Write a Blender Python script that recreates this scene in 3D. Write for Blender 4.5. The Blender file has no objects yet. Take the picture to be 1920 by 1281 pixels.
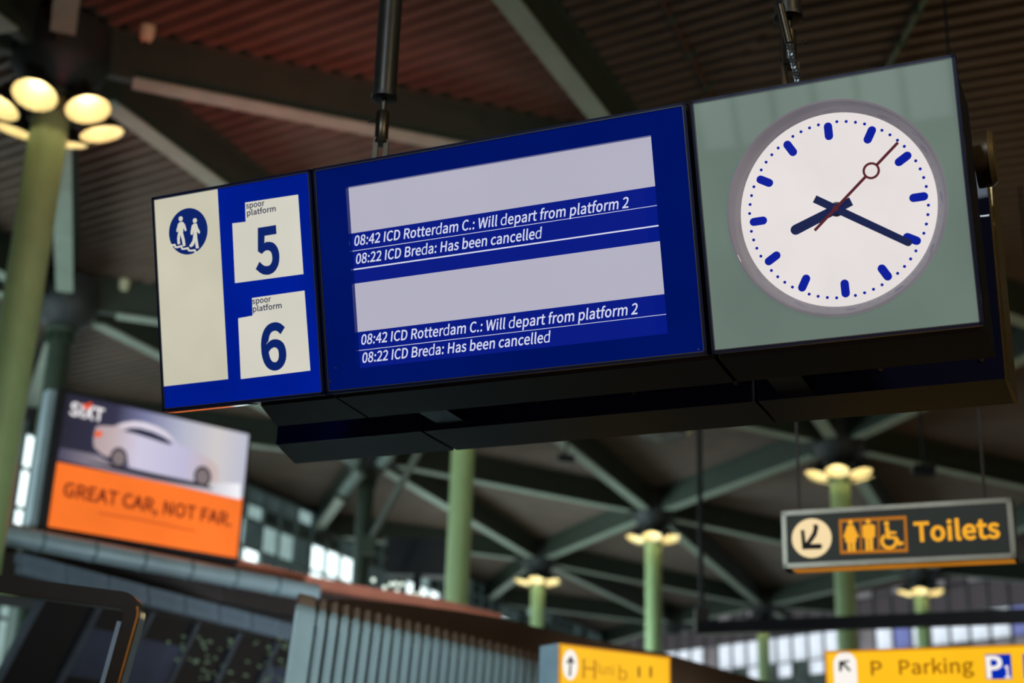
import bpy, bmesh, math, random
from mathutils import Vector, Matrix
random.seed(7)
C = bpy.context.scene.collection
PI = math.pi

# ------------------------------------------------------------ camera, world, lights, exposure
EYE = 1.6                                    # eye height above the floor
F = 2667.0                                   # focal length in pixels of the 1920 px frame
zen = Vector((250, -7500, F)).normalized()   # up direction seen by the lens (x right, y down, z ahead)
ahead = Vector((0, 0, 1)); ahead = (ahead - zen * ahead.dot(zen)).normalized()
side = ahead.cross(zen)
ROT = Matrix((side, ahead, zen))             # rows: world axes in lens coordinates
def ray(px, py):
    return ROT @ Vector(((px - 960) / F, (py - 640.5) / F, 1.0))
def at_z(px, py, z):                         # point at height z above the eye
    d = ray(px, py); p = d * (z / d.z); return Vector((p.x, p.y, p.z + EYE))
def at_y(px, py, y):                         # point at distance y ahead
    d = ray(px, py); p = d * (y / d.y); return Vector((p.x, p.y, p.z + EYE))

cam_d = bpy.data.cameras.new('camera'); cam = bpy.data.objects.new('camera', cam_d); C.objects.link(cam)
cam_d.sensor_width = 36; cam_d.lens = 36 * F / 1920; cam_d.clip_end = 400
cx, cy, cz = ROT @ Vector((1, 0, 0)), ROT @ Vector((0, -1, 0)), ROT @ Vector((0, 0, -1))
m4 = Matrix((cx, cy, cz)).transposed().to_4x4(); m4.translation = Vector((0, 0, EYE)); cam.matrix_world = m4
bpy.context.scene.camera = cam
cam_d.dof.use_dof = True; cam_d.dof.focus_distance = 5.75; cam_d.dof.aperture_fstop = 1.35

S = bpy.context.scene
S.view_settings.view_transform = 'Standard'; S.view_settings.look = 'None'
S.view_settings.gamma = 1; S.view_settings.exposure = 0; S.view_settings.use_curve_mapping = False
S.cycles.use_denoising = True
world = bpy.data.worlds.new('world'); S.world = world; world.use_nodes = True
bg = world.node_tree.nodes['Background']; bg.inputs[0].default_value = (.55, .75, .85, 1); bg.inputs[1].default_value = .02

def area(name, loc, target, size, power, col, spread=180):
    l = bpy.data.lights.new(name, 'AREA'); l.shape = 'SQUARE'; l.size = size; l.energy = power; l.color = col
    l.spread = math.radians(spread)
    o = bpy.data.objects.new(name, l); C.objects.link(o); o.location = loc
    o.rotation_euler = (Vector(target) - Vector(loc)).to_track_quat('-Z', 'Y').to_euler()
    return o
area('roof_fill_warm', (13, 15, .5), (8, 22, 12), 8, 300, (1, .76, .40), 130)  # unseen fill added to warm the right side of the roof
area('roof_fill_far', (2, 46, .5), (2, 44, 12), 14, 300, (.92, 1, .86))  # added up-light for the far roof, no visible fitting
area('red_roof_glow', (-3.2, 12.5, 1.2), (-3.4, 18.4, 11.5), 1.5, 36, (1, .13, .09), 42)  # unseen lamp added for the red glow on the roof beams
area('warm_front_light', (-1.5, 1.0, .4), (-1.0, 14, 10), 4, 14, (1, .62, .42), 120)  # unseen warm fill added low down for the near roof
area('roof_fill_right', (15, 32, .5), (12, 32, 12), 9, 210, (1, .72, .40))  # extra unseen fill, browns the roof on the right
area('pole_highlight_cool', (-4.5, -5, 9), (.3, 7, 6), 1.2, 75, (.8, .92, 1), 60)  # added behind the viewer to put cool highlights on the poles
area('pole_highlight_warm', (6, -3, 8), (.6, 7, 6), 1.0, 60, (1, .8, .5), 60)  # warm unseen lamp, added for the pole highlights
area('daylight_left', (-14, 20, 4), (0, 32, 6), 5, 620, (.70, .92, 1), 130)
area('daylight_far', (-7, 40, 5), (6, 46, 6), 5, 700, (.68, .92, 1), 110)
area('kiosk_fill', (.6, 6.4, .8), (-.9, 12.6, 3.2), 1.2, 120, (.74, .92, 1), 75)  # unseen fill added to brighten the kiosk ribs
area('balcony_fill', (2.5, 15.5, 1), (-1.5, 21.5, 5.4), 2, 95, (.86, .95, 1), 70)  # unseen fill added for the balcony rail and duct
area('pole_rim_fill', (-7.5, 10.8, 5), (1, 7, 6.5), 1.6, 80, (.8, .93, 1), 90)  # unseen lamp added to edge the suspension poles with light

# ------------------------------------------------------------ helpers
def lin(c):
    return tuple((x / 255 / 12.92) if x / 255 <= .04045 else ((x / 255 + .055) / 1.055) ** 2.4 for x in c)
MATS = {}
def mat(name, col, rough=.5, metal=0, vary=.12, scale=6, bump=0, coat=0, alpha=None):
    if name in MATS: return MATS[name]
    m = bpy.data.materials.new(name); m.use_nodes = True; nt = m.node_tree; b = nt.nodes['Principled BSDF']
    c = lin(col)
    tc = nt.nodes.new('ShaderNodeTexCoord'); nz = nt.nodes.new('ShaderNodeTexNoise'); nz.inputs['Scale'].default_value = scale
    nz.inputs['Detail'].default_value = 5
    nt.links.new(tc.outputs['Object'], nz.inputs['Vector'])
    r = nt.nodes.new('ShaderNodeValToRGB')
    r.color_ramp.elements[0].position = .3; r.color_ramp.elements[1].position = .7
    r.color_ramp.elements[0].color = tuple(x * (1 - vary) for x in c) + (1,)
    r.color_ramp.elements[1].color = tuple(min(1, x * (1 + vary)) for x in c) + (1,)
    nt.links.new(nz.outputs['Fac'], r.inputs['Fac']); nt.links.new(r.outputs['Color'], b.inputs['Base Color'])
    b.inputs['Roughness'].default_value = rough; b.inputs['Metallic'].default_value = metal
    if coat: b.inputs['Coat Weight'].default_value = coat; b.inputs['Coat Roughness'].default_value = .04
    if bump:
        bp = nt.nodes.new('ShaderNodeBump'); bp.inputs['Strength'].default_value = bump
        nt.links.new(nz.outputs['Fac'], bp.inputs['Height']); nt.links.new(bp.outputs['Normal'], b.inputs['Normal'])
    if alpha is not None: b.inputs['Alpha'].default_value = alpha
    MATS[name] = m; return m
def glow(name, col, k=1.0, vary=.04, scale=2.5, gloss=.0, base=None):
    """an emissive surface: backlit panel, screen, lamp, or unlit part given a glow; gloss puts clear glass in front of it"""
    if name in MATS: return MATS[name]
    m = bpy.data.materials.new(name); m.use_nodes = True; nt = m.node_tree; b = nt.nodes['Principled BSDF']
    c = lin(col)
    tc = nt.nodes.new('ShaderNodeTexCoord'); nz = nt.nodes.new('ShaderNodeTexNoise'); nz.inputs['Scale'].default_value = scale
    nt.links.new(tc.outputs['Object'], nz.inputs['Vector'])
    r = nt.nodes.new('ShaderNodeValToRGB')
    r.color_ramp.elements[0].position = .3; r.color_ramp.elements[1].position = .7
    r.color_ramp.elements[0].color = tuple(x * (1 - vary) for x in c) + (1,)
    r.color_ramp.elements[1].color = tuple(x * (1 + vary) for x in c) + (1,)
    nt.links.new(nz.outputs['Fac'], r.inputs['Fac']); nt.links.new(r.outputs['Color'], b.inputs['Emission Color'])
    b.inputs['Emission Strength'].default_value = k
    bc = lin(base) if base else (.01, .01, .012)
    b.inputs['Base Color'].default_value = (*bc, 1)
    if gloss: b.inputs['Roughness'].default_value = .03; b.inputs['Specular IOR Level'].default_value = gloss
    else: b.inputs['Roughness'].default_value = .6; b.inputs['Specular IOR Level'].default_value = .1
    MATS[name] = m; return m

class MB:
    def __init__(s): s.v = []; s.f = []; s.smooth = False
    def add(s, vs, fs):
        n = len(s.v); s.v += [tuple(v) for v in vs]; s.f += [tuple(i + n for i in f) for f in fs]; return s
    def box(s, a, b):
        x0, y0, z0 = a; x1, y1, z1 = b
        return s.add([(x0,y0,z0),(x1,y0,z0),(x1,y1,z0),(x0,y1,z0),(x0,y0,z1),(x1,y0,z1),(x1,y1,z1),(x0,y1,z1)],
                     [(0,3,2,1),(4,5,6,7),(0,1,5,4),(1,2,6,5),(2,3,7,6),(3,0,4,7)])
    def prism(s, poly, z0, z1):
        n = len(poly)
        area2 = sum(poly[i][0]*poly[(i+1)%n][1]-poly[(i+1)%n][0]*poly[i][1] for i in range(n))
        if area2 < 0: poly = poly[::-1]
        return s.add([(x,y,z0) for x,y in poly]+[(x,y,z1) for x,y in poly],
                     [tuple(range(n))[::-1], tuple(range(n,2*n))]+[(i,(i+1)%n,(i+1)%n+n,i+n) for i in range(n)])
    def hexa(s, p):   # 8 points, bottom ring then top ring
        return s.add(p, [(0,3,2,1),(4,5,6,7),(0,1,5,4),(1,2,6,5),(2,3,7,6),(3,0,4,7)])
    def tube(s, a, b, r, n=12, r2=None, caps=True):
        a = Vector(a); b = Vector(b); r2 = r if r2 is None else r2
        d = (b - a).normalized(); x = d.orthogonal().normalized(); y = d.cross(x)
        vs = [a + (x*math.cos(2*PI*i/n)+y*math.sin(2*PI*i/n))*r for i in range(n)] + \
             [b + (x*math.cos(2*PI*i/n)+y*math.sin(2*PI*i/n))*r2 for i in range(n)]
        fs = [(i,(i+1)%n,(i+1)%n+n,i+n) for i in range(n)]
        if caps: fs += [tuple(range(n))[::-1], tuple(range(n,2*n))]
        return s.add(vs, fs)
    def lathe(s, prof, n=24, close=False):  # profile (r, z) about local Z
        vs = [(r*math.cos(2*PI*i/n), r*math.sin(2*PI*i/n), z) for r, z in prof for i in range(n)]
        fs = [(k*n+i, k*n+(i+1)%n, (k+1)*n+(i+1)%n, (k+1)*n+i) for k in range(len(prof)-1) for i in range(n)]
        if close: fs += [tuple(range(n))[::-1], tuple((len(prof)-1)*n+i for i in range(n))]
        return s.add(vs, fs)
    def bar(s, a, b, w, h, up=(0,0,1)):   # rectangular bar, top line through a-b centre
        a = Vector(a); b = Vector(b); d = (b-a).normalized(); x = d.cross(Vector(up)).normalized(); z = x.cross(d)
        q = [(-w/2,-h/2),(w/2,-h/2),(w/2,h/2),(-w/2,h/2)]
        return s.add([a+x*i+z*j for i,j in q]+[b+x*i+z*j for i,j in q],
                     [(0,1,2,3),(7,6,5,4),(0,4,5,1),(1,5,6,2),(2,6,7,3),(3,7,4,0)])
    def mesh(s, name, m, smooth=False, bevel=0):
        me = bpy.data.meshes.new(name); me.from_pydata(s.v, [], s.f)
        bm = bmesh.new(); bm.from_mesh(me); bmesh.ops.recalc_face_normals(bm, faces=bm.faces)
        if bevel: bmesh.ops.bevel(bm, geom=bm.edges[:], offset=bevel, segments=2, affect='EDGES', clamp_overlap=True)
        bm.to_mesh(me); bm.free()
        if m: me.materials.append(m)
        if smooth:
            me.shade_smooth()
            try: me.set_sharp_from_angle(angle=math.radians(40))
            except Exception: pass
        return me
def link(name, me, parent=None, loc=None):
    o = bpy.data.objects.new(name, me); C.objects.link(o)
    if parent: o.parent = parent
    if loc is not None: o.location = loc
    return o
def part(name, mb, m, parent, smooth=False, bevel=0, label=None):
    o = link(name, mb.mesh(name, m, smooth, bevel), parent)
    if label: o['label'] = label
    return o
def tag(o, label, cat, group=None, kind=None):
    if label: o['label'] = label
    if cat: o['category'] = cat
    if group: o['group'] = group
    if kind: o['kind'] = kind
    return o
def thing(name, label, cat, mw=None, group=None):
    o = bpy.data.objects.new(name, None); C.objects.link(o); o.empty_display_size = .1
    if mw is not None: o.matrix_world = mw
    return tag(o, label, cat, group)
def struct(name, mw=None):
    o = bpy.data.objects.new(name, None); C.objects.link(o)
    if mw is not None: o.matrix_world = mw
    o['kind'] = 'structure'; return o
class Frame:
    """a plane in the hall: origin, right axis, up axis; local Z comes out towards the viewer"""
    def __init__(s, O, h, v):
        s.O = Vector(O); s.h = Vector(h).normalized(); s.v = Vector(v); s.v = (s.v - s.h*s.v.dot(s.h)).normalized(); s.n = s.h.cross(s.v)
        s.m = Matrix((s.h, s.v, s.n)).transposed().to_4x4(); s.m.translation = s.O
    def uv(s, px, py, off=0.0):
        d = ray(px, py); o = Vector((0,0,EYE)); P0 = s.O + s.n*off
        q = o + d*((P0-o).dot(s.n)/d.dot(s.n)) - s.O
        return q.dot(s.h), q.dot(s.v)
# letter outlines: character, advance, contours in 1/1000 of the type size
GLYPHS = {}
for _ln in r""",97|26,-67 54,-49 71,-24 77,7 70,34 50,44 33,38 26,22 33,5 50,-1 54,0 49,-20 37,-36 19,-48
.97|49,-5 65,2 72,20 65,37 49,44 32,37 26,20 32,2
0194|97,-5 130,4 156,29 172,70 177,129 172,187 156,229 130,253 97,261 64,253 39,229 23,187 18,129 23,70 39,29 64,4/97,21 72,33 55,68 48,129 55,190 72,225 97,236 123,225 140,190 146,129 140,68 123,33
1194|31,0 172,0 172,27 120,27 120,257 96,257 81,249 63,243 42,238 42,218 88,218 88,27 31,27
2194|15,0 177,0 177,28 106,28 64,25 105,67 137,108 157,147 165,186 155,226 129,252 90,261 60,257 36,244 14,224 33,206 48,221 66,231 86,235 112,229 128,211 133,185 126,150 104,112 68,68 15,19
4194|119,0 149,0 149,71 183,71 183,96 149,96 149,257 114,257 7,92 7,71 119,71/119,96 40,96 99,184 119,222 121,222 119,175
5194|92,-5 106,-3 120,0 133,6 145,14 155,24 164,36 170,50 174,66 176,83 175,101 171,117 165,130 157,141 148,150 137,157 125,161 112,164 98,165 93,165 89,165 84,164 80,163 76,162 72,161 68,159 64,157 60,155 67,229 163,229 163,257 39,257 30,137 47,126 52,129 57,132 61,134 65,136 70,138 75,139 79,140 84,141 90,141 100,140 110,138 118,134 125,129 132,122 137,114 140,105 142,94 143,83 142,71 140,60 136,50 130,42 124,35 116,29 108,25 98,23 89,22 79,23 70,24 62,26 55,29 48,33 42,37 36,41 31,46 26,50 9,29 16,24 22,18 30,13 38,8 47,4 56,0 67,-2 79,-4
6194|105,-5 118,-3 131,0 142,6 153,14 162,24 169,35 175,48 178,63 179,79 178,96 175,111 170,124 164,135 155,143 146,150 134,155 122,158 108,159 101,159 94,158 87,156 81,153 74,149 67,145 61,140 55,135 50,129 51,153 55,174 60,191 66,206 74,217 83,225 93,231 104,234 116,235 121,235 126,234 131,233 136,231 141,228 145,226 149,223 153,219 157,215 175,235 170,240 164,244 159,249 152,252 146,255 139,258 131,260 123,261 114,261 98,260 82,255 68,248 54,236 43,222 33,203 26,181 21,154 20,123 21,96 25,72 31,52 39,35 49,21 61,10 75,2 90,-3/50,103 56,110 62,117 68,122 74,126 80,130 86,132 92,134 97,135 103,136 112,135 121,132 128,129 135,123 140,117 144,109 147,100 148,90 149,79 148,68 146,57 143,48 139,40 134,33 128,28 121,24 113,21 105,21 95,22 86,25 78,30 70,37 64,47 59,58 55,71 52,86
8194|98,-5 140,4 168,28 178,62 172,92 156,114 135,129 135,131 151,146 164,168 169,193 161,228 136,252 99,261 63,252 38,230 28,195 33,171 46,151 63,136 63,135 40,118 23,95 16,64 27,28 56,4/116,139 87,152 66,170 57,195 63,217 77,232 98,237 122,231 137,214 142,191 139,173 130,155/98,19 71,25 52,42 44,67 49,90 61,109 80,125 114,110 138,91 148,63 142,40 124,25
:97|49,137 65,143 72,161 65,179 49,186 32,179 26,161 32,143/49,-5 65,2 72,20 65,37 49,44 32,37 26,20 32,2
A213|1,0 34,0 59,78 153,78 177,0 211,0 124,257 88,257/67,104 79,144 105,230 106,230 132,144 145,104
B230|35,0 117,0 156,5 187,19 207,42 214,75 208,105 189,126 162,137 162,138 183,150 195,170 200,194 188,230 157,250 111,257 35,257/68,148 68,231 107,231 141,227 161,214 168,190 161,167 141,153 106,148/68,26 68,123 112,123 151,118 174,102 182,76 174,48 150,31 112,26
C223|132,-5 163,0 189,12 211,32 193,53 176,37 156,27 133,24 100,31 75,52 59,85 54,129 59,172 76,205 101,226 134,233 155,230 172,221 187,209 204,230 187,245 163,257 134,261 89,252 53,226 29,184 20,128 29,72 52,31 88,4
D241|35,0 101,0 152,9 190,34 212,75 220,129 212,184 189,224 152,248 99,257 35,257/68,27 68,230 97,230 136,224 165,204 181,172 187,129 181,86 165,54 136,34 97,27
E206|35,0 187,0 187,28 68,28 68,121 165,121 165,149 68,149 68,229 183,229 183,257 35,257
F193|35,0 68,0 68,115 166,115 166,143 68,143 68,229 183,229 183,257 35,257
G241|136,-5 168,-1 195,10 215,25 215,133 131,133 131,106 186,106 186,39 165,28 139,24 103,31 76,52 59,85 54,129 60,172 77,205 104,226 139,233 162,230 180,221 194,209 212,230 194,245 170,256 138,261 91,252 54,226 29,184 20,128 29,72 53,31 90,4
H255|35,0 68,0 68,121 187,121 187,0 220,0 220,257 187,257 187,149 68,149 68,257 35,257
I103|35,0 68,0 68,257 35,257
N253|35,0 66,0 66,135 65,162 64,189 62,215 63,215 91,162 185,0 218,0 218,257 187,257 187,123 188,96 189,69 192,42 190,42 162,95 68,257 35,257
O260|130,-5 174,5 209,31 231,74 239,129 231,185 209,226 174,252 130,261 86,252 51,226 28,185 20,129 28,74 51,31 86,5/130,24 98,31 74,52 59,86 54,129 59,172 74,205 98,226 130,233 161,226 185,205 201,172 206,129 201,86 185,52 161,31
P222|35,0 68,0 68,102 110,102 148,107 178,121 198,146 204,181 198,217 178,240 148,253 109,257 35,257/68,129 68,230 104,230 142,226 165,211 172,181 165,151 143,134 106,129
R222|68,135 68,230 111,230 145,226 166,212 173,185 166,157 145,140 111,135/176,0 213,0 147,112 178,126 198,150 205,185 194,227 162,250 116,257 35,257 35,0 68,0 68,109 114,109
S209|106,-5 153,5 183,31 194,68 187,100 168,122 141,137 104,153 84,162 68,175 62,196 68,215 84,228 110,233 132,230 151,222 168,209 185,230 164,246 139,257 110,261 68,252 39,228 29,193 37,162 57,141 81,127 118,111 140,101 155,87 161,65 154,44 136,29 107,24 81,28 57,39 36,56 17,33 42,13 72,0
T210|89,0 121,0 121,229 199,229 199,257 11,257 11,229 89,229
U252|126,-5 163,1 192,20 211,54 218,106 218,257 187,257 187,105 179,57 157,31 126,24 96,31 75,57 67,105 67,257 34,257 34,106 41,54 61,20 90,1
W307|63,0 102,0 140,155 153,213 154,213 167,155 206,0 245,0 298,257 267,257 239,117 225,34 223,34 205,117 169,257 140,257 104,117 86,34 85,34 69,117 42,257 9,257
X201|6,0 40,0 77,69 98,111 99,111 121,69 159,0 195,0 120,131 190,257 156,257 121,191 103,153 102,153 82,191 47,257 11,257 81,133
a197|76,-5 99,-1 120,9 139,23 140,23 143,0 169,0 169,117 162,158 141,185 103,195 74,191 49,182 29,170 41,148 58,158 77,165 98,168 122,161 134,144 137,120 85,111 49,97 28,77 21,49 28,20 47,2/85,21 61,28 51,51 59,73 87,89 137,99 137,46 120,32 103,24
b216|116,-5 147,2 173,22 192,55 199,98 194,138 179,169 155,188 123,195 102,191 82,182 63,168 64,202 64,279 32,279 32,0 58,0 61,20 62,20 79,7 98,-2/111,22 97,24 81,30 64,42 64,142 82,156 99,165 115,168 144,159 160,135 165,98 158,57 139,31
c179|107,-5 129,-2 150,7 169,19 155,41 134,28 110,22 79,31 59,57 51,95 59,133 80,159 111,168 131,164 149,152 165,173 150,184 132,192 110,195 75,188 46,169 26,137 18,95 25,53 44,22 72,2
d217|97,-5 119,-1 138,9 155,22 156,22 159,0 185,0 185,279 153,279 153,206 154,173 138,185 121,192 101,195 70,188 43,168 25,137 19,95 24,53 40,21 65,2/104,22 76,31 58,56 51,95 59,133 79,159 106,168 122,166 137,160 153,148 153,48 137,34 121,25
e194|109,-5 133,-2 154,5 172,15 160,36 138,25 113,21 81,29 59,52 50,88 178,88 179,106 170,153 145,184 103,195 72,188 44,168 25,137 18,95 25,53 45,22 74,2/49,110 59,142 79,163 104,169 129,163 146,143 151,110
f114|12,164 37,164 37,0 69,0 69,164 110,164 110,190 69,190 69,220 76,248 96,258 107,256 118,252 125,277 110,282 93,283 62,276 43,254 37,221 37,190 12,188
g197|96,-88 147,-78 181,-54 193,-22 185,4 163,19 126,23 89,23 63,29 56,44 59,57 68,67 82,62 96,60 131,68 156,91 166,126 161,149 150,166 189,166 189,190 123,190 111,194 96,195 61,187 35,163 25,127 29,106 38,89 50,76 50,75 35,60 29,39 34,20 46,8 46,6 31,-6 21,-21 18,-37 28,-64 55,-82/96,82 76,87 61,103 56,127 61,151 76,166 96,172 117,166 131,151 137,127 131,103 116,87/101,-65 71,-61 52,-50 46,-32 50,-16 65,0 78,-2 90,-3 123,-3 151,-8 161,-27 154,-46 133,-60
i96|32,0 64,0 64,190 32,190/48,229 64,235 70,251 64,266 48,271 33,266 27,251 33,235
k193|32,0 64,0 64,50 99,92 155,0 190,0 118,113 181,190 146,190 65,90 64,90 64,279 32,279
l99|66,-5 77,-4 84,-2 80,23 73,22 67,25 64,36 64,279 32,279 32,38 36,15 47,0
m324|32,0 64,0 64,138 81,154 97,164 112,167 132,162 144,145 147,116 147,0 179,0 179,138 196,154 212,164 227,167 247,162 259,145 263,116 263,0 294,0 294,120 288,161 269,186 237,195 215,190 194,178 174,159 164,178 146,191 121,195 100,191 80,179 62,162 62,162 58,190 32,190
n214|32,0 64,0 64,138 82,154 98,164 116,167 137,162 149,145 152,116 152,0 184,0 184,120 178,161 159,186 126,195 102,191 81,179 62,162 62,162 58,190 32,190
o212|106,-5 139,2 167,22 187,53 194,95 187,137 167,169 139,188 106,195 73,188 45,169 25,137 18,95 25,53 45,22 73,2/106,22 77,31 58,57 51,95 58,133 77,159 106,168 135,159 154,133 161,95 154,57 135,31
p217|32,-80 64,-80 64,-16 63,18 81,5 98,-2 116,-5 147,2 173,22 192,55 199,98 194,138 179,169 155,188 123,195 101,191 81,181 62,168 62,168 58,190 32,190/111,22 97,24 81,30 64,42 64,142 82,156 99,165 115,168 144,159 160,135 165,98 158,57 139,31
r136|32,0 64,0 64,122 79,148 95,162 112,166 122,166 131,163 137,191 127,194 116,195 96,190 78,176 62,155 62,155 58,190 32,190
s164|82,-5 120,3 143,24 151,52 142,81 120,98 93,110 73,118 58,128 52,143 61,162 88,170 111,165 131,153 146,173 130,184 110,192 87,195 52,188 29,168 22,141 30,115 51,97 77,86 98,78 114,66 120,50 111,29 83,20 62,23 44,31 27,43 11,22 31,8 56,-1
t132|92,-5 110,-2 127,2 121,27 110,23 99,21 76,31 70,58 70,164 121,164 121,190 70,190 70,244 43,244 40,190 9,188 9,164 38,164 38,59 43,25 60,3
u213|88,-5 112,0 132,12 151,30 152,30 154,0 181,0 181,190 149,190 149,55 132,37 115,26 97,23 77,28 65,45 62,74 62,190 29,190 29,70 36,29 55,4
 78|""".split('\n'):
    _a, _b = _ln[1:].split('|')
    GLYPHS[_ln[0]] = (int(_a), [[tuple(int(q) for q in p.split(',')) for p in c.split(' ')] for c in _b.split('/')] if _b else [])
_gl = {}
CAPH = max(y for c in GLYPHS['H'][1] for x, y in c)/1000
def text_mesh(name, body, m, x0, y0, width, cap, z, shear=0.0, bold=0.0, slope=0.0):
    """flat lettering set between x0 and x0+width on the base line y0, capitals cap high"""
    T = CAPH; pen = 0; V = []; Fc = []
    for ch in body:
        adv, cs = GLYPHS[ch]
        if cs:
            key = (ch, round(bold, 4))
            if key not in _gl:
                cu = bpy.data.curves.new('lettering', 'CURVE'); cu.dimensions = '2D'; cu.fill_mode = 'BOTH'
                for c in cs:
                    sp = cu.splines.new('POLY'); sp.points.add(len(c)-1); sp.use_cyclic_u = True
                    for p, (x, y) in zip(sp.points, c): p.co = (x/1000/T, y/1000/T, 0, 1)
                cu.offset = bold
                o = bpy.data.objects.new('lettering', cu); C.objects.link(o); bpy.context.view_layer.update()
                me = bpy.data.meshes.new_from_object(o.evaluated_get(bpy.context.evaluated_depsgraph_get()))
                _gl[key] = ([tuple(v.co) for v in me.vertices], [tuple(p.vertices) for p in me.polygons])
                bpy.data.objects.remove(o); bpy.data.curves.remove(cu); bpy.data.meshes.remove(me)
            vs, fs = _gl[key]; n = len(V)
            V += [(x + pen + shear*y, y, 0) for x, y, q in vs]; Fc += [tuple(i_+n for i_ in f) for f in fs]
        pen += adv/1000/T + bold*.5
    xs = [v[0] for v in V]; a, b = min(xs), max(xs)
    me = bpy.data.meshes.new(name)
    me.from_pydata([(x0+(x-a)/(b-a)*width, y0+slope*(x-a)/(b-a)+y*cap, z) for x, y, q in V], [], Fc)
    me.materials.append(m)
    return me

# ------------------------------------------------------------ shared materials
M_black = mat('black_metal', (22, 23, 30), .42, .3, coat=.2)
M_dkblue = mat('dark_blue_metal', (14, 22, 62), .38, .1, coat=.3)
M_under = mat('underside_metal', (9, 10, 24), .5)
M_edge = mat('edge_trim', (120, 124, 128), .35, .8)
M_chrome = mat('worn_steel', (84, 82, 76), .3, .9, scale=20)
M_tube = mat('black_tube', (58, 57, 54), .36, .7, scale=14, coat=.4)
M_green = mat('green_column_paint', (158, 182, 126), .38, 0, .08, 3, coat=.15)
M_dkgreen = mat('dark_green_steel', (52, 66, 52), .5, 0, .15, 4)
M_beam = mat('lit_flange_green', (146, 158, 140), .55, 0, .12, 3)  # light on the bottom flange is put into this paler tone
M_web = mat('beam_web_shade', (52, 60, 48), .6, 0, .12, 3)  # shade on the web painted in as a darker beam tone
M_hub = mat('dark_hub_steel', (40, 42, 40), .6)
M_sheet = mat('brown_roof_sheet', (98, 80, 66), .6, 0, .16, 1.2)
M_frame = mat('pale_frame_paint', (128, 146, 146), .5)

# ------------------------------------------------------------ the setting
floor = link('floor', MB().box((-40, -16, -.2), (45, 95, 0)).mesh('floor', mat('floor_stone', (120, 116, 108), .4, 0, .15, 2)))
floor['kind'] = 'structure'

H = 9.9
base0, va, vc = Vector((-6.296, 17.266)), Vector((-2.971, 8.771)), Vector((8.690, 4.686))
meas = {(0,0):(110,130),(1,1):(875,690),(2,1):(690,865),(2,2):(1225,968),(3,2):(1010,1055),(1,2):(1572,840),
        (2,3):(1725,1075),(3,3):(1430,1140),(1,0):(122,580),(0,1):(1225,350),(-1,1):(1850,-222)}
def node(i, j):
    if (i, j) in meas: p = at_z(*meas[(i, j)], H); return Vector((p.x, p.y, H+EYE))
    p = base0 + va*i + vc*j; return Vector((p.x, p.y, H+EYE))
ceiling = struct('ceiling')
def facade_side(p):      # left of the glazed side wall
    a = Vector((-13.9, 26.5)); d = Vector((.345, .938)); q = Vector((p.x, p.y)) - a
    return d.x*q.y - d.y*q.x
def keep(p): return facade_side(p) < 3.5 and p.y < 82 and p.y > -9
# beams: flanges and web
BD = .74
def beam(a, b):
    d = (b-a).normalized(); a2 = a + d*.5; b2 = b - d*.5
    x = d.cross(Vector((0,0,1))).normalized()
    def bx(w, z0, z1, e=0): return [p + x*sx + Vector((0,0,z)) for z in (z0, z1) for p, sx in ((a2+d*e,-w/2),(a2+d*e,w/2),(b2-d*e,w/2),(b2-d*e,-w/2))]
    o = part('roof_beam', MB().hexa(bx(.16, .036, BD-.03)), M_web, ceiling)
    part('bottom_flange', MB().hexa(bx(.32, 0, .035, .5)), M_beam, o)
    part('top_flange', MB().hexa(bx(.34, BD-.03, BD)), M_web, o)
rng = [(i, j) for i in range(-3, 6) for j in range(-4, 7)]
for i, j in rng:
    for di, dj in ((1,0),(0,1),(1,1)):
        a, b = node(i, j), node(i+di, j+dj)
        if keep(a) and keep(b) and a.y < 70 and (i, j, di) != (-1, 1, 1): beam(a, b)
def sheet(tri, ang, pitch, depth, m):
    """corrugated sheet filling a triangle, trapezoid ribs"""
    c = sum(tri, Vector())/3; R = max((p-c).length for p in tri)+.5
    d = Vector((math.cos(ang), math.sin(ang), 0)); n = Vector((-d.y, d.x, 0))
    k0 = n.dot(c); k = math.floor((k0-R)/pitch)*pitch
    bm = bmesh.new(); prof = []
    while k < k0+R:
        for f, z in ((0, 0), (.38, 0), (.5, depth), (.88, depth)): prof.append((k+pitch*f, z))
        k += pitch
    dc = d.dot(c); prev = None
    for s, z in prof:
        p = [bm.verts.new(n*s + d*(dc+q) + Vector((0,0,H+EYE+BD+.005+z))) for q in (-R, R)]
        if prev: bm.faces.new((prev[0], prev[1], p[1], p[0]))
        prev = p
    cc = Vector((c.x, c.y, 0))
    for i in range(3):
        a, b = tri[i], tri[(i+1) % 3]; e = (b-a); no = Vector((-e.y, e.x, 0))
        if no.dot(c-a) > 0: no = -no
        bmesh.ops.bisect_plane(bm, geom=bm.verts[:]+bm.edges[:]+bm.faces[:], plane_co=a, plane_no=no, clear_outer=True)
    me = bpy.data.meshes.new('roof_sheet'); bm.to_mesh(me); bm.free()
    if len(me.polygons): me.materials.append(m); link('roof_sheet', me, ceiling)
for i, j in rng:
    a, b, c, d = node(i, j), node(i+1, j), node(i+1, j+1), node(i, j+1)
    for k, tri in enumerate(((a, b, c), (a, c, d))):
        cen = sum(tri, Vector())/3
        if facade_side(cen) > 1.5 or cen.y > 80 or cen.y < -10: continue
        right = cen.x > 3.5 and cen.y < 30
        sheet(list(tri), math.radians(-24 if right else -33), .27 if not right else .30, .14, M_sheet)
backing = part('roof_deck', MB().box((-40, -16, H+EYE+.95), (45, 95, H+EYE+1.05)), mat('roof_deck', (40, 36, 32), .8), ceiling)

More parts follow.
